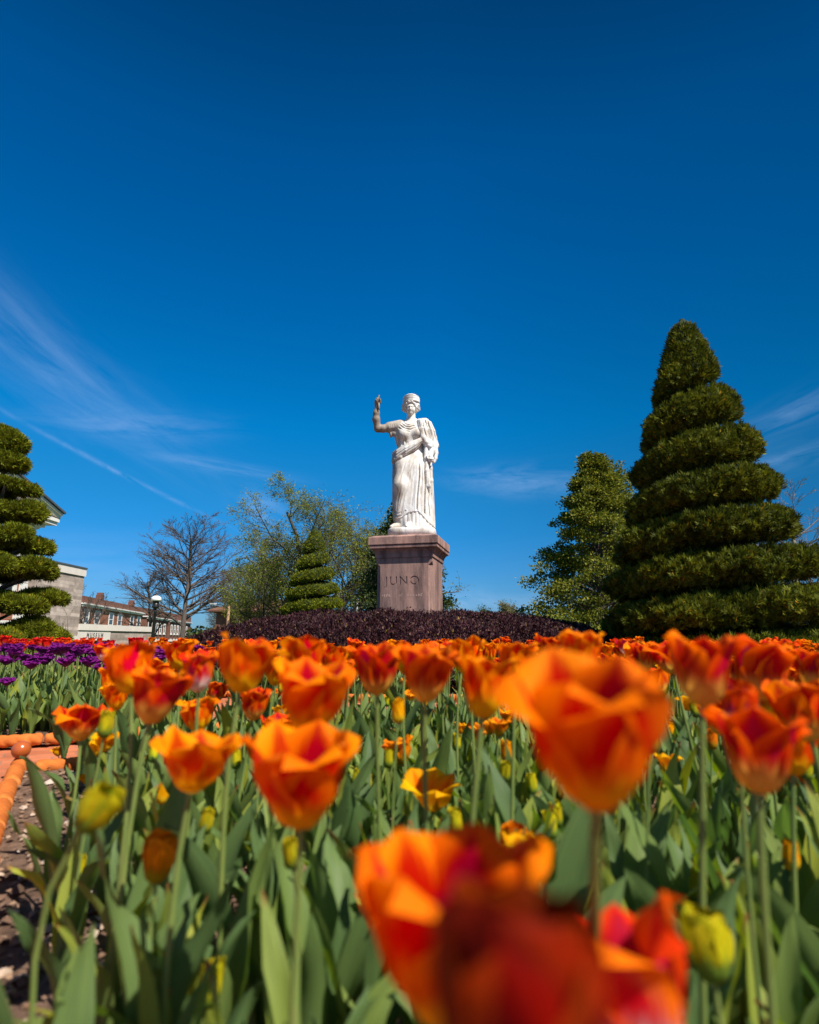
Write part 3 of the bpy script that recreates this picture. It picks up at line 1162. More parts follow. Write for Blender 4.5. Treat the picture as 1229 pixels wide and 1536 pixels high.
def build_statue():
    K = 2.46 / 2.37
    e = empty('juno_statue', (PED.x + 0.06, PED.y - 0.02, CAP_Z), 'weathered white marble statue of a robed woman with one arm raised on the pink pedestal', 'statue', rz=R(-4))
    e.scale = (K, K, K)
    # ---- body with its clinging gown
    f = Field((-0.74, -0.42, 0.08), (0.42, 0.34, 2.36), 0.0062)
    zk = [.0, .12, .25, .40, .60, .85, 1.0, 1.12, 1.25, 1.40, 1.55, 1.66, 1.76, 1.83, 1.88, 1.92, 1.95]
    cxk = [.01, .008, .002, -.012, -.026, -.028, -.028, -.03, -.05, -.056, -.064, -.072, -.07, -.055, -.05, -.05, -.05]
    rxk = [.285, .285, .29, .298, .308, .303, .297, .285, .252, .222, .207, .222, .235, .232, .205, .13, .075]
    ryk = [.255, .25, .245, .24, .232, .225, .22, .215, .195, .17, .155, .165, .16, .145, .115, .085, .065]
    cyk = [0, 0, 0, 0, -.005, -.01, -.01, -.01, 0, 0, 0, -.005, 0, .005, .01, .01, .005]
    sl, x, y, z = f.sub((-0.5, -0.42, 0.08), (0.42, 0.34, 1.96))
    zz = z.ravel()

    def prof(vals):
        v = np.interp(zz, zk, vals)
        ker = np.ones(9) / 9
        return np.convolve(np.pad(v, 4, mode='edge'), ker, 'valid')[None, None, :]
    cx, rx, ry, cy = prof(cxk), prof(rxk), prof(ryk), prof(cyk)
    a, b = (x - cx) / rx, (y - cy) / ry
    k0 = np.sqrt(a * a + b * b)
    d = (k0 - 1) * k0 / np.maximum(np.sqrt((a / rx) ** 2 + (b / ry) ** 2), 1e-5)
    phi = np.arctan2(y - cy, x - cx)
    front = np.clip(-(y - cy) / ry * 2.2 + 0.15, 0, 1)
    fx, fz = x + 0 * z, z + 0 * x
    off = np.zeros_like(d)
    # under-gown pleats below the cloak's hem; cloak thickness above it
    hem = np.interp(x.ravel(), [sx(440), sx(480), sx(530), sx(590), sx(640), sx(680), sx(720), sx(770), sx(830)],
                    [sz(1262), sz(1275), sz(1262), sz(1222), sz(1211), sz(1208), sz(1245), sz(1298), sz(1330)])[:, None, None]
    above = np.clip((z - hem) / 0.012, 0, 1)
    off += 0.020 * above * np.clip((1.42 - z) / .22, 0, 1)
    off += (1 - above) * 0.011 * np.abs(np.sin(phi * 13 + 0.6 * np.sin(z * 9))) * (z < 0.5)
    # back and sides: long soft pleats
    off += (1 - front) * 0.013 * np.sin(phi * 11 + 1.2 * np.sin(z * 2.2)) * np.clip(1.45 - z, 0, 1)
    # carved folds on the front: (polyline in the frontal plane, depth, width)
    for pts, dep, wid in (
            (P2((690, 770), (690, 900), (672, 1080), (668, 1205)), .034, .011), (P2((738, 790), (740, 960), (732, 1120), (732, 1235)), .036, .012),
            (P2((600, 800), (575, 950), (540, 1060), (505, 1180)), .014, .013), (P2((620, 830), (590, 980), (548, 1110), (520, 1210)), .013, .011),
            (P2((530, 1010), (505, 1120), (490, 1210)), .016, .010), (P2((560, 1090), (540, 1180), (528, 1240)), .012, .010),
            (P2((640, 780), (630, 900), (610, 1040)), .005, .018), (P2((762, 800), (775, 960), (765, 1120), (778, 1260)), .018, .009),
            (P2((480, 1225), (500, 1250), (540, 1240), (570, 1200)), .012, .010),
            (P2((478, 1200), (500, 1225), (530, 1212)), .010, .009), (P2((660, 700), (600, 860), (530, 1020), (488, 1150)), .016, .012), (P2((575, 760), (540, 880), (500, 1000)), .014, .012), (P2((715, 700), (712, 900), (700, 1080)), .007, .012), (P2((655, 860), (640, 1020), (622, 1180)), .006, .014),
            # bodice
            (P2((505, 470), (500, 560), (492, 640)), .030, .016), (P2((520, 480), (540, 570), (540, 640)), .012, .010), (P2((535, 470), (565, 560), (575, 640)), .010, .010),
            (P2((640, 480), (650, 540), (640, 600)), .007, .012), (P2((700, 400), (703, 470), (712, 540)), .028, .010),
            (P2((515, 415), (560, 462), (610, 470), (655, 455)), .016, .010), (P2((525, 400), (570, 440), (610, 447), (640, 430)), .014, .009),
            (P2((540, 385), (575, 418), (605, 425), (630, 408)), .012, .008), (P2((505, 440), (550, 485), (600, 492)), .010, .009),
            (P2((600, 610), (585, 585)), .006, .010), (P2((470, 440), (475, 540), (490, 620)), .016, .010), (P2((455, 430), (460, 500)), .014, .010)):
        q = line_dist(fx, fz, pts)
        z0, z1 = min(p[1] for p in pts), max(p[1] for p in pts)
        if z1 - z0 > .15:                                   # long folds die out softly at both ends
            dep = dep * np.clip((z1 - z) / .10, 0, 1) * np.clip((z - z0) / .05, 0, 1)
        off -= dep * np.exp(-(q / wid) ** 2) * front
        off += dep * 0.22 * np.exp(-((q - wid * 2.1) / wid) ** 2) * front
    # relaxed leg pushes the cloth out: knee at the left
    d = d - off
    f.add(sl, d.astype(np.float32), 0)
    f.chain([(-.17, -.10, 1.12), (-.205, -.215, .80), (-.225, -.14, .30)], [.125, .078, .075], 0.13)
    f.ell((-.155, -.125, 1.665), (.085, .07, .085), 0.05)
    f.ell((.055, -.125, 1.675), (.085, .07, .085), 0.05)
    f.cone((-.055, .0, 1.84), (-.048, -.02, 2.06), .082, .066, .05)
    f.cone((-.25, .0, 1.865), (.14, .0, 1.88), .062, .075, .05)
    # ---- raised arm with its short sleeve
    f.cone((-.23, 0, 1.855), (-.395, -.02, 1.83), .098, .088, .04)
    for px, pz, r in ((-.385, 1.765, .03), (-.375, 1.715, .026), (-.34, 1.74, .036), (-.30, 1.72, .045), (-.27, 1.64, .045), (-.262, 1.57, .03)):
        f.ell((px, -.015, pz), (r, .05, .06), .02)
    for px in (-.385, -.355, -.32, -.285):
        f.cone((px, -.115, 1.86), (px + .02, -.10, 1.70), .012, .008, .012, True)
    f.chain([(-.36, -.02, 1.825), (-.50, -.045, 1.80), (-.585, -.06, 1.795)], [.062, .060, .054], .03)
    f.chain([(-.585, -.06, 1.795), (-.607, -.095, 1.94), (-.603, -.115, 2.04), (-.593, -.13, 2.14)], [.054, .058, .048, .034], .03)
    # hand: palm, four fingers, thumb
    f.chain([(-.593, -.132, 2.15), (-.588, -.14, 2.19), (-.582, -.142, 2.225)], [.032, .040, .041], .02)
    f.chain([(-.572, -.158, 2.235), (-.566, -.178, 2.268), (-.560, -.172, 2.300), (-.556, -.160, 2.325)], [.016, .0145, .0130, .0105], .008)
    f.chain([(-.590, -.150, 2.245), (-.586, -.186, 2.262), (-.572, -.200, 2.238), (-.566, -.186, 2.216)], [.016, .0145, .013, .011], .006)
    f.chain([(-.607, -.146, 2.232), (-.604, -.182, 2.243), (-.588, -.200, 2.218), (-.580, -.186, 2.196)], [.016, .0145, .013, .011], .006)
    f.chain([(-.620, -.140, 2.210), (-.618, -.172, 2.218), (-.602, -.190, 2.196), (-.593, -.178, 2.178)], [.014, .013, .012, .010], .006)
    f.chain([(-.560, -.140, 2.185), (-.540, -.165, 2.205), (-.536, -.182, 2.232), (-.541, -.190, 2.255)], [.018, .017, .014, .011], .008)
    # ---- lowered arm
    f.chain([(.185, 0, 1.86), (.275, .04, 1.65), (.31, .03, 1.50)], [.085, .082, .07], .03)
    f.chain([(.31, .03, 1.50), (.285, -.09, 1.40), (.262, -.14, 1.32)], [.062, .056, .042], .03)
    f.chain([(.262, -.14, 1.32), (.255, -.155, 1.275), (.258, -.160, 1.245)], [.040, .044, .042], .02)
    for i, (px, py) in enumerate(((.232, -.178), (.252, -.190), (.274, -.190), (.294, -.178))):
        f.chain([(px, py + .02, 1.262), (px + .004, py - .012, 1.228), (px + .008, py + .004, 1.198), (px + .008, py + .030, 1.190)], [.0155, .0145, .013, .011], .006)
    f.chain([(.232, -.165, 1.30), (.212, -.190, 1.27), (.216, -.202, 1.238)], [.018, .016, .012], .008)
    # ---- head, carved on a finer grid and joined to the body's mesh
    hx, hy = -.052, -.030
    NOD = 0.18
    hf = Field((-.18, -.24, 1.94), (.08, .16, 2.32), 0.0032)
    hf.cone((-.052, -.008, 1.965), (-.048, -.02, 2.06), .050, .062, 0)
    hf.nod = NOD
    hf.ell((hx, hy + .025, 2.170), (.085, .105, .108), .02)
    hf.ell((hx, hy - .030, 2.105), (.067, .080, .104), .03)
    hf.ball((hx, hy - .083, 2.022), .021, .035)
    for s in (-1, 1):
        hf.ell((hx + s * .035, hy - .068, 2.083), (.025, .024, .028), .03)
        hf.ell((hx + s * .030, hy - .118, 2.117), (.020, .016, .010), .012, True)
        hf.ell((hx + s * .030, hy - .088, 2.1155), (.0165, .0145, .0115), .003)
        hf.cone((hx + s * .010, hy - .107, 2.135), (hx + s * .050, hy - .085, 2.133), .006, .005, .012)
    hf.chain([(hx, hy - .104, 2.132), (hx, hy - .118, 2.092), (hx, hy - .125, 2.076)], [.0060, .0075, .0088], .008)
    for s in (-1, 1):
        hf.ball((hx + s * .009, hy - .112, 2.073), .0062, .006)
    hf.ell((hx, hy - .097, 2.0510), (.018, .014, .0050), .004)
    hf.ell((hx, hy - .095, 2.0400), (.0155, .014, .0062), .004)
    hf.cone((hx - .017, hy - .108, 2.0455), (hx + .017, hy - .108, 2.0455), .0024, .0024, .002, True)
    HV, HF = hf.mesh()
    # ---- feet
    f.chain([(-.20, -.13, .20), (-.29, -.22, .165), (-.335, -.275, .148)], [.06, .042, .026], .02)
    f.chain([(-.06, -.20, .19), (-.085, -.29, .155), (-.10, -.325, .145)], [.055, .04, .026], .02)
    f.cone((-.02, 0, .02), (-.02, 0, .13), .2, .2, 0)
    V, F = f.mesh()
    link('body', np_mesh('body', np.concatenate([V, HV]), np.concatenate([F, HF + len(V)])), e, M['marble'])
    # ---- hair: waved bands drawn back under the diadem, a knot behind
    f = Field((-.25, -.22, 1.98), (.14, .20, 2.36), 0.0055)
    f.nod = NOD
    f.ell((hx + .006, hy + .045, 2.19), (.110, .112, .112), .02)
    f.ell((hx + .005, hy + .155, 2.13), (.065, .06, .06), .03)
    n = 13
    for s in (-1, 1):
        for lay in range(3):
            pts, rad = [], []
            for i in range(n):
                t = i / (n - 1)
                ang = t * 1.95
                wv = .009 * math.sin(i * 1.9 + lay * 2.1)
                px = hx + s * (.003 + (.082 + .019 * lay) * math.sin(min(ang, 1.6)) + wv)
                pz = 2.206 + .024 * lay - .140 * max(0, t - .15) ** 1.1 + .008 * math.sin(i * 2.3 + lay)
                py = hy - (.092 - .018 * lay) * math.cos(ang * .95) + .012 * lay + .012
                pts.append((px, py, pz))
                rad.append(.017 + .004 * math.sin(i * 1.7 + lay) + .004 * t)
            f.chain(pts, rad, .006)
    V, F = f.mesh()
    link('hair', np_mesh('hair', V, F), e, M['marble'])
    # ---- diadem: broad rounded band, highest at the front
    rings = []
    n = 48
    for r, zz in ((.128, 2.236), (.137, 2.242), (.139, 2.252), (.134, 2.262), (.137, 2.285), (.139, 2.315), (.134, 2.328), (.138, 2.334), (.136, 2.345), (.122, 2.356), (.105, 2.354), (.108, 2.245)):
        ring = []
        for i in range(n):
            t = 2 * PI * i / n
            fr = 0.5 - 0.5 * math.sin(t)                      # 1 at the front (-Y)
            q = .12 + .88 * fr ** 0.8
            bump_ = 1 + (.010 * math.cos(i * PI) if 2.268 < zz < 2.33 else 0)
            ring.append((hx + .006 + r * bump_ * math.cos(t), hy + .040 - NOD * .8 * (zz - 2.03) + r * bump_ * math.sin(t) * 1.02, 2.222 + (zz - 2.236) * q + .014 * (1 - fr)))
        rings.append(ring)
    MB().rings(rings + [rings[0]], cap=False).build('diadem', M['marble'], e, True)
    # ---- cloak: shoulder fall, rolled band across the waist, cloth over the forearm, hanging end
    f = Field((-.42, -.36, .60), (.46, .26, 1.98), 0.0075)
    f.chain([(.085, -.06, 1.905), (.17, -.01, 1.895), (.255, .02, 1.72), (.315, .03, 1.52)], [.045, .070, .080, .078], .04)
    f.chain([(.085, -.10, 1.89), (.115, -.145, 1.72), (.15, -.165, 1.58), (.19, -.15, 1.52)], [.030, .042, .045, .05], .03)
    f.chain([(.14, -.085, 1.91), (.19, -.105, 1.72), (.245, -.085, 1.54)], [.035, .055, .05], .03)
    # pleats of the shoulder fall
    for x0, y0, x1, y1, x2, y2, r in ((.10, -.145, .125, -.19, .175, -.205, .018), (.145, -.15, .175, -.185, .225, -.17, .016), (.195, -.125, .235, -.15, .28, -.125, .017),
                                      (.235, -.08, .285, -.10, .325, -.075, .016), (.26, -.03, .325, -.045, .36, -.02, .016), (.12, -.16, .145, -.20, .19, -.19, .010)):
        f.chain([(x0, y0 * .9, 1.90), (x1, y1 * .93, 1.74), (x2, y2 * .9, 1.56)], [r, r, r * .9], .006)
    band = np.array([(-.27, .15, 1.345), (-.325, .05, 1.325), (-.325, -.07, 1.305), (-.255, -.175, 1.325), (-.12, -.222, 1.395), (.02, -.212, 1.475), (.12, -.18, 1.555), (.18, -.10, 1.61)])
    for dz, dy, r in ((.064, .020, .021), (.032, -.004, .024), (-.002, -.014, .024), (-.036, -.012, .025), (-.070, .000, .024), (-.098, .020, .020)):
        fan = (1.1, 1.2, 1.25, 1.15, .95, .8, .55, .3)
        pts = [tuple(p + np.array((0, dy, dz * t + .006 * math.sin(i * 2.2 + dz * 70)))) for i, (p, t) in enumerate(zip(band, fan))]
        f.chain(pts, [r * t for t in (1, 1.1, 1.15, 1.1, 1, .9, .75, .6)], .0035)
    f.chain([(-.33, -.04, 1.25), (-.28, -.15, 1.235), (-.20, -.20, 1.26)], [.035, .04, .03], .02)
    f.chain([(.215, -.12, 1.53), (.27, -.105, 1.49), (.335, -.03, 1.50)], [.045, .055, .05], .02)
    f.chain([(.20, -.135, 1.485), (.26, -.135, 1.45), (.34, -.06, 1.46)], [.028, .034, .035], .012)
    f.chain([(.335, -.04, 1.47), (.347, -.07, 1.36), (.338, -.085, 1.27), (.315, -.10, 1.20)], [.038, .036, .030, .020], .015)
    f.chain([(.30, -.02, 1.45), (.33, -.02, 1.33), (.325, -.04, 1.24)], [.045, .04, .022], .015)
    f.chain([(.20, -.10, 1.45), (.19, -.15, 1.25), (.205, -.165, 1.05), (.23, -.17, .80), (.235, -.165, .735)], [.045, .036, .034, .034, .016], .02)
    f.chain([(.24, -.06, 1.35), (.25, -.09, 1.1), (.265, -.10, .90), (.268, -.10, .70)], [.04, .04, .036, .018], .02)
    for pts, r in (([(.15, -.215, 1.84), (.165, -.225, 1.70), (.19, -.215, 1.56)], .006), ([(.225, -.135, 1.83), (.265, -.12, 1.68), (.29, -.10, 1.57)], .010),
                   ([(.305, -.07, 1.72), (.335, -.06, 1.58)], .010), ([(.215, -.20, 1.10), (.225, -.205, .80)], .008), ([(.365, -.10, 1.42), (.36, -.115, 1.28)], .009)):
        f.chain(pts, [r] * len(pts), .008, True)
    V, F = f.mesh()
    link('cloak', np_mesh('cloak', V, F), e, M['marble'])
    MB().tube([(-.556, -.185, 2.19), (-.556, -.175, 2.10), (-.553, -.17, 2.075)], [.013, .014, .009], 10).build('broken_sceptre', M['marble'], e, True)
    # ---- plinth
    pts = []
    for i in range(40):
        t = 2 * PI * i / 40
        c, s = math.cos(t), math.sin(t)
        n = 5.0
        q = (abs(c) ** n + abs(s) ** n) ** (-1 / n)
        pts.append((-.030 + .368 * q * c, -.02 + .335 * q * s))
    m = MB()
    m.rings([[(-.03 + (x + .03) * k, -.02 + (y + .02) * k, zz) for x, y in pts] for k, zz in ((1.0, 0.001), (1.0, .095), (.985, .118), (.93, .132))])
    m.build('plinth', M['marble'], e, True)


build_statue()

# ------------------------------------------------------------------ clipped hedge round the pedestal
HEDGE_R, HEDGE_H = 3.32, 0.92


def hedge_surface(u, v, k=1.0):
    """u: bearing, v: 0 (foot) .. 1 (inner rim); lumpy clipped mound with a hole in the middle."""
    ang = v * PI / 2 * 0.94
    r = HEDGE_R * np.sin(PI / 2 - ang) ** (2 / 2.3)
    r = np.maximum(r, 0.72)
    z = HEDGE_H * np.sin(ang) ** (2 / 3.0)
    lump = 0.045 * np.sin(u * 9 + 1.3) * np.sin(v * 6 + .5) + 0.03 * np.sin(u * 21 + v * 9) + 0.02 * np.sin(u * 37 - v * 17)
    notch = 0.10 * np.exp(-((np.mod(u + 1.545 + PI, 2 * PI) - PI) / .05) ** 2) * np.clip(1.1 - v, 0, 1)
    r2 = (r + lump - notch) * k
    return np.stack([CX + r2 * np.cos(u), CY + r2 * np.sin(u), np.maximum(z * k + lump * .7, 0)], -1)


def build_hedge():
    nu, nv = 96, 22
    U, Vv = np.meshgrid(np.arange(nu) * 2 * PI / nu, np.linspace(0, 1, nv))
    V = hedge_surface(U.ravel(), Vv.ravel(), 0.965)
    F = np.array([(j * nu + i, j * nu + (i + 1) % nu, (j + 1) * nu + (i + 1) % nu, (j + 1) * nu + i) for j in range(nv - 1) for i in range(nu)])
    n = 150000
    u = np.where(RNG.random(n) < .72, RNG.uniform(-PI, 0, n), RNG.uniform(0, PI, n))
    v = np.arcsin(RNG.random(n) ** .9) / (PI / 2)
    p = hedge_surface(u, v)
    e1 = hedge_surface(u + .01, v) - p
    e2 = hedge_surface(u, np.minimum(v + .01, .999)) - p
    nr = unit(np.cross(e1, e2))
    depth = RNG.random(n) ** 1.5 * 0.09
    p = p - nr * depth[:, None] + RNG.normal(size=(n, 3)) * .008
    ax = nr * .7 + RNG.normal(size=(n, 3)) * .6 + np.array((0, 0, .3))
    LV, LF = scatter(LEAF_V * np.array((1.1, 1, 1)), LEAF_F, p, ax, RNG.uniform(.022, .046, n))
    e = empty('barberry_hedge', (CX, CY, 0), 'low clipped dark red hedge in a rounded ring under the pedestal', 'hedge')
    c = link('inner_branches', np_mesh('inner_branches', V - np.array((CX, CY, 0)), F), e, M['barberry_core'])
    link('foliage', np_mesh('foliage', LV - np.array((CX, CY, 0)), LF, False), e, M['barberry'])


build_hedge()

# ------------------------------------------------------------------ clipped conifers


def spiral_tree(name, loc, height, radius, turns, label, n, mat, phase, groove=.34, sprig=.10, lean=1.0, stemr=.07):
    e = empty(name, loc, label, 'tree', 'spiral clipped conifers')

    def radial(u, z):
        t = z / height
        base = radius * (1 - t) ** 0.88 + .10 * (1 - t) + .05 * (t < .97)
        # helical bands: frac 0 is the bottom of a band, 1 its top
        s = turns * (1 - (1 - t) ** 1.25)
        top = np.clip((s - (turns - 1.35)) / .3, 0, 1)              # the topmost cone stays whole
        fr = np.mod(s - u / (2 * PI) * lean + phase, 1.0)
        prof = np.clip(np.sin(np.clip((fr - .14) / .86, 0, 1) * PI), 0, 1) ** .42
        prof = np.maximum(prof, top * .9)
        lump = 1 + .040 * np.sin(u * 7 + z * 5) + .030 * np.sin(u * 15 - z * 11) + .028 * np.sin(u * 25 + z * 23 + np.sin(z * 31)) + .030 * np.sin(u * 39 - z * 41 + 2 * np.sin(u * 9)) + .05 * np.sin(u * 3.0 + z * 2.3) * np.sin(z * 6.1 + u)
        return base * (1 - groove + groove * prof) * lump, prof
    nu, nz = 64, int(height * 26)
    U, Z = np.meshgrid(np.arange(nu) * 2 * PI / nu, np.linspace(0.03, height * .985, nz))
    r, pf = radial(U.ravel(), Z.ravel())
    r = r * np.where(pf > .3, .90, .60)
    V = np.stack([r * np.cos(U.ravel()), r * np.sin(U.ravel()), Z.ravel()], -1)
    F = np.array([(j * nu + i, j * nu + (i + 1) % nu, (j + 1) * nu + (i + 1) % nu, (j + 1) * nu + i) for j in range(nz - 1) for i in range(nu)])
    core_n = len(V)
    z = height * (1 - np.sqrt(1 - RNG.random(n) * .998))
    u = RNG.uniform(-PI, PI, n)
    r, pf = radial(u, z)
    keep = RNG.random(n) < np.clip(pf * 1.4, .04, 1)
    u, z, r, pf = u[keep], z[keep], r[keep], pf[keep]
    n = len(u)
    r2, _ = radial(u, np.minimum(z + .03, height))
    slope = np.clip((r - r2) / .03, -3, 3)
    nr = unit(np.stack([np.cos(u), np.sin(u), slope * .8], -1))
    p = np.stack([r * np.cos(u), r * np.sin(u), z], -1) - nr * (RNG.random(n) ** 1.6 * .16 * (radius / 1.5 + .3))[:, None]
    ax = nr * .62 + RNG.normal(size=(n, 3)) * .55 + np.array((0, 0, .55))
    sc = sprig * RNG.uniform(.6, 1.35, n)
    SV, SF = scatter(SPRIG_V, SPRIG_F, p, ax, sc, side=nr + RNG.normal(size=(n, 3)) * .55)
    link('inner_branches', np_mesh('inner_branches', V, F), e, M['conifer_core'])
    link('crown', np_mesh('crown', SV, SF, False), e, M[mat])
    MB().tube([(0, 0, -.2), (.01, 0, height * .5), (0, 0, height * .93)], [stemr, stemr * .7, .02], 8).build('trunk', M['bark'], e, True)
    return e


spiral_tree('spiral_topiary', (3.78, 7.3, 0), 4.95, 1.33, 9.0, 'tall dark conifer clipped in a tight spiral of eight bands, right of the statue', 175000, 'conifer_dark', .35, .29, .070)
spiral_tree('spiral_topiary', (-3.3, 20, -1.05), 5.5, 1.66, 11.0, 'small bright spiral clipped conifer between the spring tree and the pedestal', 110000, 'conifer', .1, .36, .062)


def tier_tree():
    x0, y0 = -7.62, 10.5
    e = empty('tiered_topiary', (x0, y0, 0), 'cloud pruned conifer with separate rounded tiers in front of the brick museum', 'tree', None)
    # (radius, z bottom, z top) from the photograph's tiers
    tiers = ((1.40, .02, .76), (1.29, .97, 1.33), (1.10, 1.57, 1.87), (.96, 2.10, 2.39), (.84, 2.63, 2.98), (.62, 3.20, 3.44), (.36, 3.62, 3.95), (.30, 3.96, 4.42))
    for k, (rad, z0, z1) in enumerate(tiers):
        rr = np.random.default_rng(30 + k)
        nl = max(5, int(rad * 7))
        ang0 = rr.uniform(0, 6)
        cs = [(rad * (.70 if rad > .6 else .42) * math.cos(ang0 + 2 * PI * i / nl) * rr.uniform(.92, 1.06), rad * (.70 if rad > .6 else .42) * math.sin(ang0 + 2 * PI * i / nl) * rr.uniform(.92, 1.06),
               (z0 + z1) / 2 + rr.uniform(-.09, .10) + rad * .02, rad * (.29 if rad > .6 else .6) * rr.uniform(.78, 1.2), (z1 - z0) / 2 * rr.uniform(.72, 1.15)) for i in range(nl) if k == 0 or rad < .6 or rr.random() > .14]
        if k == 0:
            cs = [(a, b, z - .0, r * 1.15, h) for a, b, z, r, h in cs]
        cs.append((0, 0, (z0 + z1) / 2 + .02, rad * .66, (z1 - z0) / 2 * .9))
        P, A, CV, CF = [], [], [], []
        for (a, b, z, r, h) in cs:
            n = int(1700 * (r * r + r * h) / .12)
            d = unit(rr.normal(size=(n, 3)))
            d = d[d[:, 2] > -.6]
            q = d * np.array((r, r, h)) * (1 - rr.random(len(d))[:, None] ** 1.8 * .3) + np.array((a, b, z))
            P.append(q)
            A.append(unit(d / np.array((r, r, h)) * .2) * .6 + rr.normal(size=(len(d), 3)) * .55 + np.array((0, 0, .5)))
            # woody inside of the pad
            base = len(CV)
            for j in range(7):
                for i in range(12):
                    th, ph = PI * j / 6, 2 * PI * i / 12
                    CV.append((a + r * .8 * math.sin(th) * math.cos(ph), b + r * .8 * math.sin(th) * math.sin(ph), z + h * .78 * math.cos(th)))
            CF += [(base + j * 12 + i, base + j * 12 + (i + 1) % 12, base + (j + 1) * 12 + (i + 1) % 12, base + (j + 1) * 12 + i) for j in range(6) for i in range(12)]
        P, A = np.concatenate(P), np.concatenate(A)
        SV, SF = scatter(SPRIG_V, SPRIG_F, P, A, rr.uniform(.06, .13, len(P)))
        c = link('tier', np_mesh('tier', SV, SF, False), e, M['conifer'])
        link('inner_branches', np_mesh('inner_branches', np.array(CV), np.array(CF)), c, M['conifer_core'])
    m = MB()
    m.tube([(0, 0, -.1), (.03, 0, 1.4), (-.03, .02, 2.8), (0, 0, 4.2)], [.11, .09, .06, .03], 8)
    m.build('trunk', M['bark'], e, True)
    rr = random.Random(3)
    for k, (rad, z0, z1) in enumerate(tiers[1:6]):
        for i in range(4):
            t = rr.uniform(0, 6.28)
            m = MB()
            m.tube([(0, 0, z0 - .28), (rad * .3 * math.cos(t), rad * .3 * math.sin(t), z0 - .08), (rad * .6 * math.cos(t), rad * .6 * math.sin(t), z0 + .08)], [.04, .032, .018], 6)
            m.build('branch', M['bark'], e, True)


tier_tree()

# ------------------------------------------------------------------ trees


def grow(rng, p, d, length, r, level, spec, segs, tips):
    """spec[level]: (pieces, children, child length, child angle, up pull, wiggle)"""
    n, kids, cl, ca, up, wig = spec[level]
    p, d = np.array(p, float), np.array(d, float)
    r_end = r * (.28 if level < len(spec) - 1 else .45)
    marks = sorted(rng.uniform(.22 if level == 0 else .15, .98, kids)) if kids else []
    mi = 0
    for i in range(n):
        d = d + rng.normal(size=3) * wig + np.array((0, 0, up))
        d /= np.linalg.norm(d)
        q = p + d * length / n
        ra, rb = r + (r_end - r) * i / n, r + (r_end - r) * (i + 1) / n
        segs.append((*p, *q, ra, rb))
        while mi < len(marks) and marks[mi] <= (i + 1) / n:
            t = marks[mi] * n - i
            b = p + (q - p) * t
            side = np.cross(d, rng.normal(size=3))
            side /= np.linalg.norm(side)
            ang = ca * rng.uniform(.75, 1.25)
            nd = d * math.cos(ang) + side * math.sin(ang)
            frac = marks[mi]
            ln = length * cl * rng.uniform(.7, 1.2) * (1.15 - .75 * frac if level == 0 else 1.1 - .5 * frac)
            if level + 1 < len(spec):
                grow(rng, b, nd, ln, max((ra + (rb - ra) * t) * (.38 if level == 0 else .5), .004), level + 1, spec, segs, tips)
            mi += 1
        p = q
        if level >= len(spec) - 2:
            tips.append((*q, *d))
    return tips


def branch_tree(name, loc, height, spec, trunk_r, seed, label, group=None, leaf=None, bark='bark', d0=(0, 0, 1), stems=1, wide=1.0, thin=1.0):
    rng = np.random.default_rng(seed)
    e = empty(name, loc, label, 'tree', group)
    segs, tips = [], []
    for k in range(stems):
        d = np.array(d0, float) + (rng.normal(size=3) * .25 * (stems > 1)) * np.array((1, 1, 0))
        d /= np.linalg.norm(d)
        grow(rng, (0, 0, -.2), d, height * (1 if k == 0 else rng.uniform(.7, .95)), trunk_r, 0, spec, segs, tips)
    segs = np.array(segs)
    top = segs[:, 5].max()
    k = (height + .2) / (top + .2)
    segs[:, [2, 5]] = (segs[:, [2, 5]] + .2) * k - .2
    segs[:, [0, 1, 3, 4]] *= wide
    thick = segs[:, 6] > trunk_r * .5
    V, F = tubes_np(segs[thick], 8)
    link('trunk', np_mesh('trunk', V, F), e, M[bark])
    segs[:, 6:] = np.maximum(segs[:, 6:], .006) * thin
    V, F = tubes_np(segs[~thick], 4)
    link('branches', np_mesh('branches', V, F), e, M[bark])
    if leaf:
        mat, per, size, droop = leaf
        t = np.array(tips)
        t[:, 2] = (t[:, 2] + .2) * k - .2
        t[:, :2] *= wide
        idx = np.repeat(np.arange(len(t)), per)
        n = len(idx)
        pos = t[idx, :3] + rng.normal(size=(n, 3)) * size * 1.3
        ax = t[idx, 3:] * .5 + rng.normal(size=(n, 3)) * .8 + np.array((0, 0, -droop))
        LV, LF = scatter(LEAF_V, LEAF_F, pos, ax, rng.uniform(.6, 1.3, n) * size)
        link('crown', np_mesh('crown', LV, LF, False), e, M[mat])
    return e


G0 = FALL
BARE = [(10, 46, .50, .80, .04, .022), (6, 13, .40, .60, .07, .055), (4, 9, .40, .55, .05, .09), (3, 0, 0, 0, .04, .12)]
BARE_S = [(8, 24, .55, .80, .03, .06), (5, 10, .42, .62, .07, .09), (4, 7, .42, .62, .05, .13), (2, 0, 0, 0, .03, .18)]
branch_tree('bare_tree', (-19.2, 50, G0), 13.3, BARE, .27, 4, 'largest bare grey tree with a rounded fan of fine twigs, behind the lamp post', 'leafless trees on the left', wide=1.30, thin=1.35)
branch_tree('bare_tree', (-23.4, 54, G0), 8.6, BARE_S, .17, 9, 'slim bare tree just left of the largest leafless tree', 'leafless trees on the left', thin=1.6)
branch_tree('bare_tree', (-27.2, 52, G0), 6.8, BARE_S, .16, 12, 'low crooked bare tree in front of the brick row house', 'leafless trees on the left', d0=(-.35, 0, 1), thin=1.6)
branch_tree('bare_tree', (-16.3, 58, G0), 9.0, BARE_S, .15, 15, 'thin budding tree just right of the largest leafless tree', 'leafless trees on the left', ('haze_leaf', 1, .09, 0), thin=1.6)
branch_tree('bare_tree', (-19.5, 64, G0), 7.0, BARE_S, .15, 17, 'short bare tree behind the largest leafless tree', 'leafless trees on the left', ('haze_leaf', 1, .09, 0), thin=1.6)
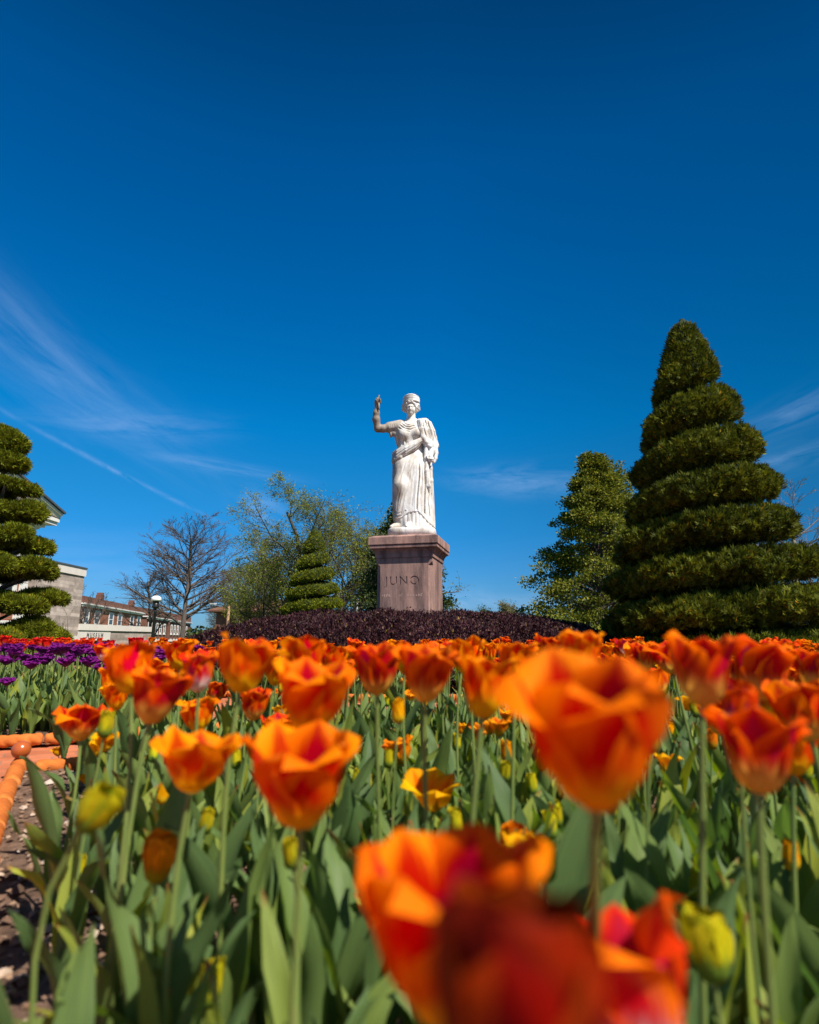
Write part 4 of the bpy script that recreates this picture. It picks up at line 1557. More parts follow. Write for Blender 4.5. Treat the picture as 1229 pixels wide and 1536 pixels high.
branch_tree('sapling', (-14.3, 25.2, G0), 3.4, [(6, 9, .4, .7, .05, .06), (4, 4, .4, .6, .05, .1), (2, 0, 0, 0, 0, .1)], .035, 21, 'thin bare sapling against the limestone museum block', None, bark='bark_pale', thin=.9)
branch_tree('bare_tree', (20.5, 30, G0), 10.6, BARE_S, .2, 23, 'bare brown tree behind the right edge of the big spiral conifer', None, ('haze_leaf', 1, .06, 0), bark='bark_pale', wide=1.25, thin=1.5)
SPRING = [(7, 15, .75, .85, .0, .15), (6, 11, .45, .75, .06, .15), (4, 8, .45, .7, .02, .17), (3, 0, 0, 0, -.03, .2)]
branch_tree('spring_tree', (-5.2, 34, G0), 10.4, SPRING, .26, 31, 'wide airy tree with sparse new yellow-green leaves behind the small spiral conifer', 'trees in new leaf', ('spring_leaf', 3, .105, .5), stems=3, wide=1.12, thin=1.15)
branch_tree('spring_tree', (-9.2, 35.5, G0), 8.9, SPRING, .2, 38, 'lower spreading tree in new leaf, left of the widest one', 'trees in new leaf', ('spring_leaf', 3, .105, .5), wide=.95, thin=1.15, stems=2)
branch_tree('spring_tree', (-12.6, 46, G0), 7.6, BARE_S, .14, 41, 'narrow tree in new leaf between the bare trees and the spring trees', 'trees in new leaf', ('spring_leaf', 2, .13, .2), thin=1.3, wide=.85)
branch_tree('spring_tree', (-1.6, 36, G0), 8.6, SPRING, .18, 44, 'tree in new leaf just left of the dark evergreen behind the pedestal', 'trees in new leaf', ('spring_leaf', 3, .105, .5), thin=1.15, wide=.75)


def leaf_tree(name, loc, height, prof, n_clump, leaf_size, per, mat, seed, label, group=None, trunk_r=.14, squash=.55, clump=.5, bark='bark', lob=1.0):
    """Broadleaf evergreen: clumps of leaves on limbs; prof(t) gives the crown's radius at height t."""
    rng = np.random.default_rng(seed)
    e = empty(name, loc, label, 'tree', group)
    segs = [(0, 0, -.2, 0, 0, height * .5, trunk_r, trunk_r * .6), (0, 0, height * .5, .05, 0, height * .96, trunk_r * .6, .02)]
    P, A = [], []
    for k in range(n_clump):
        t = rng.uniform(.03, 1) ** .9
        u = rng.uniform(0, 2 * PI)
        lobes = 1 + lob * (.13 * math.sin(3 * u + 9 * t + seed) + .13 * math.sin(7 * u - 19 * t))
        rr_ = min(prof(t) * lobes * rng.uniform(.5, 1.16), prof(t) * 1.22)
        c = np.array((rr_ * math.cos(u), rr_ * math.sin(u), t * height))
        size = clump * rng.uniform(.6, 1.25) * (1.05 - .45 * t)
        m = int(per * size ** 1.4 / clump ** 1.4)
        d = unit(rng.normal(size=(m, 3)))
        q = c + d * np.array((size, size, size * squash)) * rng.random((m, 1)) ** .5 * rng.uniform(.7, 1.35, (m, 1))
        q[:, 2] = np.maximum(q[:, 2], .05)
        P.append(q)
        out = np.array((math.cos(u), math.sin(u), .3))
        A.append(d * .7 + out * .5 + rng.normal(size=(m, 3)) * .5)
        z0 = max(.1, t * height - rr_ * .45)
        segs.append((0, 0, z0, c[0] * .6, c[1] * .6, z0 + (c[2] - z0) * .7, .02 + .03 * (1 - t), .014))
        segs.append((c[0] * .6, c[1] * .6, z0 + (c[2] - z0) * .7, *c, .014, .006))
    P, A = np.concatenate(P), np.concatenate(A)
    V, F = scatter(LEAF_V * np.array((1.35, 1, 1)), LEAF_F, P, A, rng.uniform(.6, 1.25, len(P)) * leaf_size)
    link('crown', np_mesh('crown', V, F, False), e, M[mat])
    V, F = tubes_np(np.array(segs), 6)
    link('trunk', np_mesh('trunk', V, F), e, M[bark])
    return e


leaf_tree('magnolia_tree', (7.2, 22, G0 * .95), 8.85, lambda t: 3.15 * (1 - t) ** .92 * (.82 + .18 * min(1, t * 5)) + .18, 440, .105, 260, 'magnolia', 51,
          'tall broad-leaved evergreen with a narrow top beside the big spiral conifer', 'evergreen trees behind the bed', .2, .44, .56, lob=2.0)
leaf_tree('magnolia_tree', (9.1, 26, G0), 9.7, lambda t: 2.5 * (1 - t) ** .6 + .3, 320, .115, 150, 'magnolia', 53,
          'thinner evergreen half hidden between the broad evergreen and the big spiral conifer', 'evergreen trees behind the bed', .18, .55, .6, 'bark_pale')
leaf_tree('evergreen_tree', (-.35, 24, G0), 7.3, lambda t: 2.5 * (1 - t) ** .85 + .2, 300, .12, 190, 'dark_leaf', 57,
          'dark glossy evergreen directly behind the pedestal', 'evergreen trees behind the bed', .18, .55, .55)
leaf_tree('shrub', (6.0, 15.0, -.35), 1.6, lambda t: 1.3 * (1 - t * t) ** .5, 60, .08, 150, 'magnolia', 61, 'low leafy shrub at the foot of the broad evergreen', 'shrubs', .04, .7, .32)
leaf_tree('shrub', (4.2, 17.5, -.5), 1.55, lambda t: 1.2 * (1 - t * t) ** .5, 50, .08, 150, 'spring_leaf', 62, 'pale green shrub right of the small far trees', 'shrubs', .04, .7, .3)
leaf_tree('shrub', (8.6, 10.6, 0), 1.25, lambda t: 1.5 * (1 - t * t) ** .5, 60, .08, 170, 'dark_leaf', 63, 'dark low shrub at the right edge beyond the big spiral conifer', 'shrubs', .04, .7, .34)
leaf_tree('shrub', (-7.6, 33, G0), 2.6, lambda t: 1.7 * (1 - t * t) ** .5, 60, .10, 120, 'spring_leaf', 64, 'yellow-green shrub under the spring trees', 'shrubs', .04, .7, .4)
leaf_tree('shrub', (-2.2, 30, G0), 2.2, lambda t: 1.3 * (1 - t * t) ** .5, 50, .10, 120, 'spring_leaf', 65, 'yellow-green shrub at the left foot of the dark evergreen', 'shrubs', .04, .7, .4)
for k, (u, v, y, h, mat, lab) in enumerate(((722, 912, 62, 3.4, 'dark_leaf', 'small round distant tree, nearer the pedestal of the two beyond the hedge'), (757, 905, 62, 4.0, 'haze_leaf', 'pale budding distant tree beyond the hedge'),
                                            (708, 918, 75, 2.9, 'haze_leaf', 'faint lowest distant tree right beside the pedestal'))):
    p = at(u, v, y)
    branch_tree('distant_tree', (p.x, y, G0), p.z - G0, BARE_S, .12, 70 + k, lab, 'distant trees beyond the hedge', (mat, 2, .16, 0), thin=1.8)


def distant_woods():
    n = 26000
    x = RNG.uniform(-120, 120, n)
    y = RNG.uniform(118, 140, n)
    hmax = 2.2 + .9 * np.sin(x * .21) + .7 * np.sin(x * .57 + 1) + .5 * np.sin(x * 1.3)
    z = G0 + RNG.random(n) ** .8 * (hmax + 1.3)
    V, F = scatter(LEAF_V * np.array((1.6, 1, 1)), LEAF_F, np.stack([x, y, z], -1), RNG.normal(size=(n, 3)), RNG.uniform(.4, 1.1, n))
    tag(link('distant_woods', np_mesh('distant_woods', V, F, False), None, M['dark_leaf']), 'low band of far-off woods along the horizon', 'woods', kind='stuff')


distant_woods()

# ------------------------------------------------------------------ buildings


def window(parent, x0, x1, z0, z1, y, rz, pivot, mat='white', frame=.12, rail=True, sill=None):
    """Window in a wall whose outer face is local y (outside is -y): frame, pane, sill."""
    m = MB()
    a = (rz, pivot)
    m.box((x0, y - .05, z0), (x0 + frame, y + .04, z1), *a)
    m.box((x1 - frame, y - .05, z0), (x1, y + .04, z1), *a)
    m.box((x0 + frame, y - .048, z0), (x1 - frame, y + .04, z0 + frame), *a)
    m.box((x0 + frame, y - .048, z1 - frame), (x1 - frame, y + .04, z1), *a)
    if rail:
        zc = (z0 + z1) / 2
        m.box((x0 + frame, y - .035, zc - .04), (x1 - frame, y + .04, zc + .04), *a)
    w = m.build('window', M[mat], parent)
    MB().box((x0 + frame, y - .012, z0 + frame), (x1 - frame, y + .03, z1 - frame), *a).build('pane', M['glass'], w)
    if sill:
        MB().box((x0 - .08, y - .12, z0 - .13), (x1 + .08, y + .03, z0 - .002), *a).build('sill', M[sill], w)
    return w


def build_museum():
    # local frame: x along the wall (world +Y), outside is local -y (world +X)
    rz, piv = R(90), (-14.9, 0, 0)
    a = (rz, piv)
    e = empty('museum_wing', (-14.9, 23, G0), 'low limestone museum entrance wing with a tall end block and pale coping', 'building')
    e.location = (0, 0, 0)
    MB().box((23.15, 0, G0 - .3), (26.6, 9, 3.32), *a).build('wall', M['limestone'], e)
    MB().box((23.1, -.05, 3.32), (26.65, 9.05, 3.66), *a).build('coping', M['coping'], e)
    MB().box((23.08, -.08, 3.66), (26.68, 9.08, 3.72), *a).build('roof_edge', M['slate'], e)
    m = MB()
    m.box((23.12, -.03, .42), (26.603, -.001, .66), *a)
    m.build('string_course', M['coping'], e)
    MB().box((29.5, .0, G0 - .3), (34.2, 6, .92), *a).build('wall', M['limestone'], e)
    MB().box((26.602, .9, G0 - .3), (29.498, 6, .92), *a).build('wall', M['dark'], e)
    MB().box((26.602, -.06, .92), (34.26, 6.06, 1.2), *a).build('coping', M['coping'], e)
    s = MB().box((26.63, -.02, .46), (29.5, .3, .918), *a).build('sign', M['coping'], e)
    tm = text_mesh('MUSEUM', .34, .02, 1.75, .74)
    tm.materials.append(M['letter_grey'])
    t = link('lettering', tm, s)
    t.location = (-14.9 + .031, 28.05, .675)
    t.rotation_euler = (R(90), 0, R(90))
    for x0, x1 in ((26.65, 26.85), (28.0, 28.1), (29.3, 29.48)):
        MB().box((x0, .84, G0), (x1, .9, .45), *a).build('door_post', M['iron'], e)
    # older brick house with the gable
    e = empty('brick_museum_house', (0, 0, 0), 'old red brick house with banded white corner stones and gable behind the tiered conifer', 'building')
    L0, L1, zt = 14.6, 22.62, 4.55
    MB().box((L0, 0, G0 - .3), (L1, 9, zt), *a).build('wall', M['brick'], e)
    m = MB()
    z = G0
    k = 0
    while z < zt - .1:
        zz = min(z + .36, zt - .004)
        m.box((L1 - (.52 if k % 2 else .40), -.045, z), (L1 + .045, .5, zz - .025), *a)
        z, k = zz, k + 1
    m.build('corner_stones', M['white'], e)
    m = MB()
    for y0, y1, z0, z1 in ((.08, .05, 4.55, 4.80), (.16, .1, 4.80, 4.88), (.30, .2, 4.88, 5.02), (.58, .5, 5.02, 5.16), (.64, .56, 5.16, 5.30)):
        m.box((L0 - y1, -y0, z0), (L1 + y1, 9, z1 - .003), *a)
    for i in range(40):
        m.box((L0 + i * .2, -.29, 4.89), (L0 + i * .2 + .1, -.165, 5.0), *a)
    m.build('entablature', M['white'], e)
    mid, rise = (L0 + L1) / 2, 1.25
    m = MB()
    for sgn in (-1, 1):
        xe = mid + sgn * ((L1 - L0) / 2 + .56)
        for off, pr, th in ((0.0, .66, .12), (.12, .74, .10)):
            q = [(xe, 5.30 + off), (xe, 5.30 + off + th), (mid, 5.30 + rise + off + th), (mid, 5.30 + rise + off)]
            w0 = [(-14.9 + pr, x, z) for x, z in q]
            w1 = [(-14.9 - 9, x, z) for x, z in q]
            m.rings([w0, w1])
    m.build('raking_cornice', M['white'], e)
    m = MB()
    for sgn in (-1, 1):
        xe = mid + sgn * ((L1 - L0) / 2 + .64)
        q = [(xe, 5.525), (xe, 5.60), (mid, 5.60 + rise), (mid, 5.525 + rise)]
        m.rings([[(-14.9 + .82, x, z) for x, z in q], [(-14.9 - 9, x, z) for x, z in q]])
    m.build('roof', M['slate'], e)
    q = [(L0, 5.29), (L1, 5.29), (mid, 5.29 + rise)]
    m = MB()
    m.rings([[(-14.93, x, z) for x, z in q], [(-15.3, x, z) for x, z in q]])
    m.build('gable', M['brick'], e)
    for x in (15.4, 17.4, 19.4, 21.0):
        for z0 in (-.7, 2.0):
            window(e, x, x + 1.05, z0, z0 + 1.9, 0, rz, piv, 'white', .2, True, 'white')


build_museum()


def row_house(name, p, d, length, depth, top, cornice, label, wall, win, wz, parapet=None, group='brick row houses across the street', sill='white', ww=1.5):
    rz = math.atan2(d[1], d[0])
    e = empty(name, (0, 0, 0), label, 'building', group)
    a = (rz, (p[0], p[1], 0))
    MB().box((0, 0, G0 - .5), (length, depth, cornice), *a).build('wall', M[wall], e)
    m = MB()
    m.box((-.2, -.35, cornice + .002), (length + .2, depth, cornice + .14), *a)
    m.box((-.1, -.2, cornice - .22), (length + .1, -.002, cornice), *a)
    m.build('cornice', M['white'], e)
    m = MB()
    m.box((0, -.02, cornice + .142), (length, depth, top), *a)
    if parapet:
        for x in parapet:
            m.box((x, -.06, top), (x + 1.2, .5, top + .45), *a)
            m.box((x + .35, -.1, top + .45), (x + .85, .55, top + .75), *a)
    m.build('parapet', M['brick_dark'], e)
    for x in win:
        for z0, z1 in wz:
            window(e, x, x + ww, z0, z1, 0, rz, (p[0], p[1], 0), 'white', .22, True, sill)
    return e


E1 = Vector((-.2, 1, 0)).normalized()
row_house('row_house', (-33.5, 60), E1, 25.5, 9, 4.85, 4.0, 'red brick row house with white upper windows seen over the museum wing', 'brick',
          (.6, 4.2, 9.4, 13.0, 18.8, 22.4), ((1.95, 3.55), (-.9, .8)), (5.6, 19.0), ww=1.9)
row_house('row_house', (-39.2, 88), E1, 16, 9, 5.0, 3.7, 'dark brick row house behind the bare trees, left one of two', 'brick_dark',
          (1.0, 3.6, 6.4, 9.2, 12.2), ((1.3, 3.0), (-1.2, .5)))
row_house('row_house', (-42.6, 105), E1, 22, 9, 5.0, 3.7, 'dark brick row house behind the bare trees, right one of two', 'brick_dark',
          (1.0, 4.0, 7.0, 10.2, 13.4, 16.6), ((1.3, 3.0), (-1.2, .5)))


def hip_house():
    e = empty('brick_house', (-15.1, 46, G0), 'brown brick house with a low dark roof behind the spring trees', 'building')
    w, d, h = 6.4, 7, 3.9
    MB().box((0, 0, -.4), (w, d, h)).build('wall', M['brick_dark'], e)
    o = .5
    m = MB()
    lo = [(-o, -o, h), (w + o, -o, h), (w + o, d + o, h), (-o, d + o, h)]
    m.rings([lo, [(x, y, z + .12) for x, y, z in lo], [(w * .35, d * .35, h + 1.2), (w * .65, d * .35, h + 1.2), (w * .65, d * .65, h + 1.2), (w * .35, d * .65, h + 1.2)]])
    m.build('roof', M['brick_dark'], e)
    for x in (.9, 2.1, 4.2):
        window(e, x, x + .9, .9, 2.7, 0, 0, (0, 0, 0), 'white', .14, True, 'white')


hip_house()


def low_wall():
    e = empty('stone_wall', (0, 0, 0), 'low pale rubble stone wall with a slab coping right of the lamp post', 'wall')
    p, d = (-15.6, 36.2, 0), Vector((.1, .98, 0)).normalized()
    rz = math.atan2(d.y, d.x)
    MB().box((0, 0, G0 - .3), (16, .4, .36), rz, p).build('wall', M['rubble'], e)
    MB().box((-.06, -.07, .362), (16.1, .47, .47), rz, p).build('coping', M['coping'], e)


low_wall()

# ------------------------------------------------------------------ lamps, poles, people


def lamp_post():
    p = at(228, 970, 26)
    e = empty('lamp_post', (p.x, 26, G0), 'black iron lamp post with a white domed lantern beside the museum wing', 'street lamp')
    h = 2.42 - G0
    MB().lathe([(.17, 0), (.17, .12), (.12, .18), (.12, .5), (.085, .6), (.075, 1.0), (.062, h - .75), (.085, h - .72), (.05, h - .66), (.05, h - .6)], 14).build('post', M['iron'], e, True)
    MB().lathe([(.05, h - .6), (.15, h - .53), (.16, h - .50), (.12, h - .42), (.13, h - .25)], 16).build('lantern_holder', M['iron'], e, True)
    MB().lathe([(.10, h - .25), (.20, h - .245), (.225, h - .19), (.20, h - .09), (.12, h - .03), (.05, h - .01)], 18).build('globe', M['white_globe'], e, True)
    MB().lathe([(.06, h - .012), (.055, h + .03), (.02, h + .06), (.03, h + .09), (.004, h + .15)], 10).build('finial', M['iron'], e, True)


lamp_post()


def utility_pole():
    p = at(341, 950, 40)
    e = empty('utility_pole', (p.x, 40, G0), 'weathered wooden pole with a small street light arm between bare and spring trees', 'utility pole')
    h = 4.0
    MB().tube([(0, 0, -.2), (0, 0, h)], [.11, .085], 10).build('pole', M['pole_wood'], e, True)
    MB().tube([(0, 0, h - .25), (-.3, 0, h + .05), (-.9, 0, h + .15)], .03, 6).build('arm', M['iron'], e, True)
    MB().rings([[(x, y * s, z) for y, z in ((-.10, h + .12), (.10, h + .12), (.12, h + .2), (-.12, h + .2))] for x, s in ((-.85, .6), (-1.0, 1), (-1.3, .7))]).build('lamp_head', M['white_globe'], e)


utility_pole()
e = empty('white_post', (at(536, 905, 27).x, 27, G0), 'slim cream post standing at the left foot of the dark evergreen', 'post')
MB().lathe([(.08, -.1), (.08, .1), (.055, .14), (.055, 3.5), (.07, 3.54), (.07, 3.60), (.03, 3.64)], 12).build('post_shaft', M['coping'], e, True)


def person(loc, face, label, shirt, cap, trousers, scale=1.0):
    e = empty('person', loc, label, 'person', rz=face)
    e.scale = (scale,) * 3

    def skin(name, verts, edges, radii, mat, root=0, parent=e):
        me = bpy.data.meshes.new(name)
        me.from_pydata(verts, edges, [])
        o = link(name, me, parent, mat)
        s = o.modifiers.new('skin', 'SKIN')
        s.use_smooth_shade = True
        for i, r in enumerate(radii):
            me.skin_vertices[0].data[i].radius = (r, r)
        me.skin_vertices[0].data[root].use_root = True
        sb = o.modifiers.new('sub', 'SUBSURF')
        sb.levels = sb.render_levels = 1
        return o
    V = [(0, 0, .92), (0, 0, 1.15), (0, 0, 1.36), (0, -.01, 1.48), (0, -.02, 1.56), (0, -.02, 1.64), (0, -.01, 1.70),
         (-.18, 0, 1.38), (-.24, .02, 1.12), (-.22, -.08, .90), (-.21, -.11, .81), (.18, 0, 1.38), (.24, .02, 1.12), (.22, -.08, .90), (.21, -.11, .81),
         (-.10, 0, .86), (-.11, -.01, .48), (-.11, .02, .09), (-.12, -.12, .04), (.10, 0, .86), (.11, .02, .48), (.11, .05, .09), (.12, -.09, .04)]
    E = [(0, 1), (1, 2), (2, 3), (3, 4), (4, 5), (5, 6), (2, 7), (7, 8), (8, 9), (9, 10), (2, 11), (11, 12), (12, 13), (13, 14), (0, 15), (15, 16), (16, 17), (17, 18), (0, 19), (19, 20), (20, 21), (21, 22)]
    r = [.14, .13, .14, .055, .075, .095, .07, .065, .05, .036, .03, .065, .05, .036, .03, .09, .065, .045, .035, .09, .065, .045, .035]
    skin('body', V, E, r, M['skin'])
    skin('shirt', V[:4] + [V[7], V[8], V[11], V[12]], [(0, 1), (1, 2), (2, 3), (2, 4), (4, 5), (2, 6), (6, 7)], [.165, .155, .165, .075, .085, .07, .085, .07], M[shirt])
    skin('trousers', [V[0], V[15], V[16], V[17], V[19], V[20], V[21]], [(0, 1), (1, 2), (2, 3), (0, 4), (4, 5), (5, 6)], [.155, .105, .082, .066, .105, .082, .066], M[trousers])
    c = (0, -.015, 1.66)
    MB().lathe([(.108, 0), (.110, .03), (.100, .075), (.070, .105), (.02, .118)], 16, c).build('cap', M[cap], e, True)
    m = MB()
    m.rings([[(.09 * math.cos(t), -.10 + k * -.10 * math.sin(t) - .015, 1.66 + z) for t in [PI * i / 10 for i in range(11)]] for k, z in ((0.01, .004), (1, -.004), (1, -.014), (0.01, -.006))], cap=False, closed=False)
    m.build('cap_brim', M[cap], e)


p = at(219, 962, 29)
person((p.x, 29, G0), R(160), 'person in a white shirt and red cap walking in front of the museum wing', 'cloth_white', 'cap_red', 'cloth_navy', 1.0)
p = at(355, 943, 18)
person((p.x, 18, ground_z(0, 18)), R(20), 'person in a pink cap, only the head showing above the dark red hedge', 'cloth_maroon', 'cap_pink', 'cloth_navy', .93)

# ------------------------------------------------------------------ tulips


def petal_geo(L, W, opening, az, flare, wave, rng, point=1.5, nv=12, nu=8, cup=1.0):
    v = np.linspace(0, 1, nv)
    th = np.radians(opening + (78 - opening) * np.exp(-(v / .20) ** 1.6) + flare * np.clip((v - .55) / .45, 0, 1) ** 1.6)
    ds = L / (nv - 1)
    r = np.concatenate([[0.003], 0.003 + np.cumsum(np.sin((th[1:] + th[:-1]) / 2)) * ds])
    z = np.concatenate([[0], np.cumsum(np.cos((th[1:] + th[:-1]) / 2)) * ds])
    w = W / 2 * np.where(v < .52, .30 + .70 * np.sin(np.clip(v / .52, 0, 1) * PI / 2), np.maximum(np.cos(PI / 2 * np.clip((v - .52) / .48, 0, 1) ** point), 0.015) ** .72)
    w = w * (1 + .045 * np.sin(v * 15 + rng.uniform(0, 6)) + .03 * np.sin(v * 27 + rng.uniform(0, 6)))
    Rc = np.maximum(r * 1.05, .010) * (1 + .5 * v) / cup
    u = np.linspace(-1, 1, nu + 1)
    Ug, Vg = np.meshgrid(u, np.arange(nv))
    s = Ug * w[Vg]
    ang = np.clip(s / Rc[Vg], -1.45, 1.45)
    tan_ = Rc[Vg] * np.sin(ang)
    inw = Rc[Vg] * (1 - np.cos(ang))
    ph = rng.uniform(0, 6)
    out = .006 * (np.abs(Ug) ** 3) * (v[Vg] ** 2) * (flare / 20 + .3) + wave * np.sin(v[Vg] * 8 + ph + Ug * 1.5) * np.abs(Ug) ** 1.5 * v[Vg]
    out += .0012 * np.exp(-(Ug / .12) ** 2) * (1 - v[Vg])          # mid-rib
    nr, nz = np.cos(th)[Vg], -np.sin(th)[Vg]
    x = r[Vg] + nr * (out - inw)
    zz = z[Vg] + nz * (out - inw)
    X = x * math.cos(az) - tan_ * math.sin(az)
    Y = x * math.sin(az) + tan_ * math.cos(az)
    P = np.stack([X, Y, zz], -1).reshape(-1, 3)
    UV = np.stack([(Ug + 1) / 2, v[Vg]], -1).reshape(-1, 2)
    n = nu + 1
    F = np.array([(j * n + i, j * n + i + 1, (j + 1) * n + i + 1, (j + 1) * n + i) for j in range(nv - 1) for i in range(nu)])
    # the inside of the cup is the front face
    a, b, c = P[F[len(F) // 2][0]], P[F[len(F) // 2][1]], P[F[len(F) // 2][3]]
    nrm = np.cross(b - a, c - a)
    axis_out = np.array((math.cos(az), math.sin(az), 0))
    if nrm @ axis_out > 0:
        F = F[:, ::-1]
    return P, F, UV


SHAPES = {   # length, width, opening, flare, wave, cup, spread between petals
    'cup': (.077, .062, 6, 20, .0035, .92, 8), 'wide': (.076, .062, 24, 20, .005, .8, 10), 'goblet': (.074, .056, 3, 20, .003, 1.0, 6),
    'open': (.084, .068, 9, 24, .005, .88, 9), 'loose': (.076, .058, 14, 34, .006, .8, 15), 'egg': (.052, .056, 2, -6, .0015, 1.1, 3), 'bud': (.046, .028, -9, 0, .0008, 1.2, 2),
    'small': (.044, .036, 10, 22, .003, .9, 12)}


def flower_geo(shape, seed, nv=12, nu=8):
    L, W, op, fl, wv, cup, sp = SHAPES[shape]
    rng = np.random.default_rng(seed)
    out = []
    for k in range(6):
        inner = k >= 3
        az = (k % 3) * 2 * PI / 3 + (PI / 3 if inner else 0) + rng.normal() * .10
        out.append(petal_geo(L * rng.uniform(.93, 1.06) * (.97 if inner else 1), W * rng.uniform(.92, 1.08), op * (.72 if inner else 1) + rng.normal() * sp * .5,
                             az, fl + rng.normal() * sp * .6, wv, rng, rng.uniform(1.3, 1.9), nv, nu, cup))
    return out


FLOWERS = {}


def flower(shape, variant, mat):
    """six petal meshes sharing one head's frame, plus the head's width and height"""
    key = (shape, variant, mat)
    if key not in FLOWERS:
        g = flower_geo(shape, 100 + variant * 7 + sum(map(ord, shape)))
        mes = []
        for P, F, UV in g:
            me = np_mesh('petal', P, F, True, UV)
            me.materials.append(M[mat])
            mes.append(me)
        A = np.concatenate([q[0] for q in g])
        FLOWERS[key] = (mes, 2 * np.percentile(np.hypot(A[:, 0], A[:, 1]), 97), A[:, 2].max())
    return FLOWERS[key]


def leaf_geo(L, W, th0, bend, twist, wave, rng, nv=14, nu=4):
    v = np.linspace(0, 1, nv)
    th = np.radians(th0 + bend * v ** 1.7)
    ds = L / (nv - 1)
    r = np.concatenate([[0.006], .006 + np.cumsum(np.sin((th[1:] + th[:-1]) / 2)) * ds])
    z = np.concatenate([[0], np.cumsum(np.cos((th[1:] + th[:-1]) / 2)) * ds])
    w = W / 2 * (.42 + .58 * np.sin(np.clip(v / .36, 0, 1) * PI / 2)) * np.maximum(1 - np.clip((v - .36) / .64, 0, 1) ** 2.0, .004) ** .8
    u = np.linspace(-1, 1, nu + 1)
    Ug, Vg = np.meshgrid(u, np.arange(nv))
    ph = rng.uniform(0, 6)
    fold = (.75 * (1 - v) ** 1.3 + .18)[Vg] * w[Vg] * np.abs(Ug) ** 1.5
    fold = fold + wave * np.sin(v[Vg] * 9 + ph) * Ug * np.sin(v[Vg] * PI) + wave * .6 * np.sin(v[Vg] * 15 + ph) * Ug ** 2
    side = Ug * w[Vg] * (1 - .25 * (1 - v[Vg]))
    tw = np.radians(twist) * v[Vg] ** 1.5
    s2 = side * np.cos(tw) - fold * np.sin(tw)
    f2 = side * np.sin(tw) + fold * np.cos(tw)
    nr, nz = -np.cos(th)[Vg], np.sin(th)[Vg]
    P = np.stack([r[Vg] + nr * f2, s2, z[Vg] + nz * f2], -1).reshape(-1, 3)
    UV = np.stack([(Ug + 1) / 2, v[Vg]], -1).reshape(-1, 2)
    n = nu + 1
    F = np.array([(j * n + i, j * n + i + 1, (j + 1) * n + i + 1, (j + 1) * n + i) for j in range(nv - 1) for i in range(nu)])
    return P, F, UV


LEAF_GEO = []
_r = np.random.default_rng(77)
for k in range(16):
    LEAF_GEO.append(leaf_geo(_r.uniform(.25, .38), _r.uniform(.030, .060), _r.uniform(4, 16), _r.choice([14, 24, 36, 60, 95], p=[.26, .28, .24, .14, .08]), _r.uniform(-95, 95), _r.uniform(.004, .013), _r))
LEAVES = []
for P, F, UV in LEAF_GEO:
    me = np_mesh('leaf', P, F, True, UV)
    me.materials.append(M['leaf'])
    LEAVES.append(me)


def stem_geo(p, q, lean, r0, r1, n=7, sides=8):
    """p to q, leaving the ground nearly upright, arriving along lean"""
    p, q = Vector(p), Vector(q)
    h = (q - p).length
    c1 = p + Vector((0, 0, h * .4))
    c2 = q - lean * h * .3
    pts = []
    for i in range(n):
        t = i / (n - 1)
        pts.append(p * (1 - t) ** 3 + c1 * 3 * t * (1 - t) ** 2 + c2 * 3 * t * t * (1 - t) + q * t ** 3)
    V = []
    for i, c in enumerate(pts):
        d = (pts[min(i + 1, n - 1)] - pts[max(i - 1, 0)]).normalized()
        a = d.cross(Vector((0.3, 1, 0))).normalized()
        b = d.cross(a)
        r = r0 + (r1 - r0) * i / (n - 1)
        V += [c + r * (a * math.cos(2 * PI * k / sides) + b * math.sin(2 * PI * k / sides)) for k in range(sides)]
    F = [(i * sides + k, i * sides + (k + 1) % sides, (i + 1) * sides + (k + 1) % sides, (i + 1) * sides + k) for i in range(n - 1) for k in range(sides)]
    return np.array(V), np.array(F)


prng = random.Random(99)


def add_leaves(e, n, scale=1.0, spin=None, avoid=None):
    a0 = prng.uniform(0, 6.28)
    for i in range(n):
        o = bpy.data.objects.new('leaf', prng.choice(LEAVES))
        o.parent = e
        k = scale * prng.uniform(.85, 1.15) * (1 - .08 * i)
        o.scale = (k, k, k)
        o.rotation_euler = (prng.uniform(-.08, .08), prng.uniform(-.08, .08), a0 + i * 2.3 + prng.uniform(-.5, .5))
        o.location = (0, 0, .012 * i)
        COL.objects.link(o)


def tulip(name, head, mat, shape, variant, size, tilt, tdir, label, category='tulip', group=None, leaves=3, leaf_scale=1.0, base=None, spin=None):
    """head: where the flower sits on its stem; tilt/tdir: how far and which way the flower nods (degrees)."""
    mes, w, h = flower(shape, variant, mat)
    t, d = R(tilt), R(tdir)
    ax = Vector((math.sin(t) * math.cos(d), math.sin(t) * math.sin(d), math.cos(t)))
    head = Vector(head)
    if base is None:
        base = Vector((head.x - ax.x * (.12 if tilt < 25 else .04) + prng.uniform(-.025, .025), head.y - ax.y * .12 + prng.uniform(-.025, .025), .022))
    e = empty(name, base, label, category, group)
    rot = ax.to_track_quat('Z', 'Y').to_matrix().to_4x4() @ Matrix.Rotation(prng.uniform(0, 6.28) if spin is None else spin, 4, 'Z')
    mw = Matrix.Translation(head - Vector(base)) @ rot @ Matrix.Scale(size, 4)
    for me in mes:
        o = bpy.data.objects.new('petal', me)
        o.parent = e
        o.matrix_local = mw
        COL.objects.link(o)
    small = shape in ('bud', 'small')
    V, F = stem_geo((0, 0, -.01), head - Vector(base), ax, .0034 * (.62 if small else (.75 if shape == 'egg' else 1)), .0027 * (.62 if small else (.75 if shape == 'egg' else 1)))
    link('stem', np_mesh('stem', V, F), e, M['stem'])
    add_leaves(e, leaves + 1, leaf_scale)
    return e


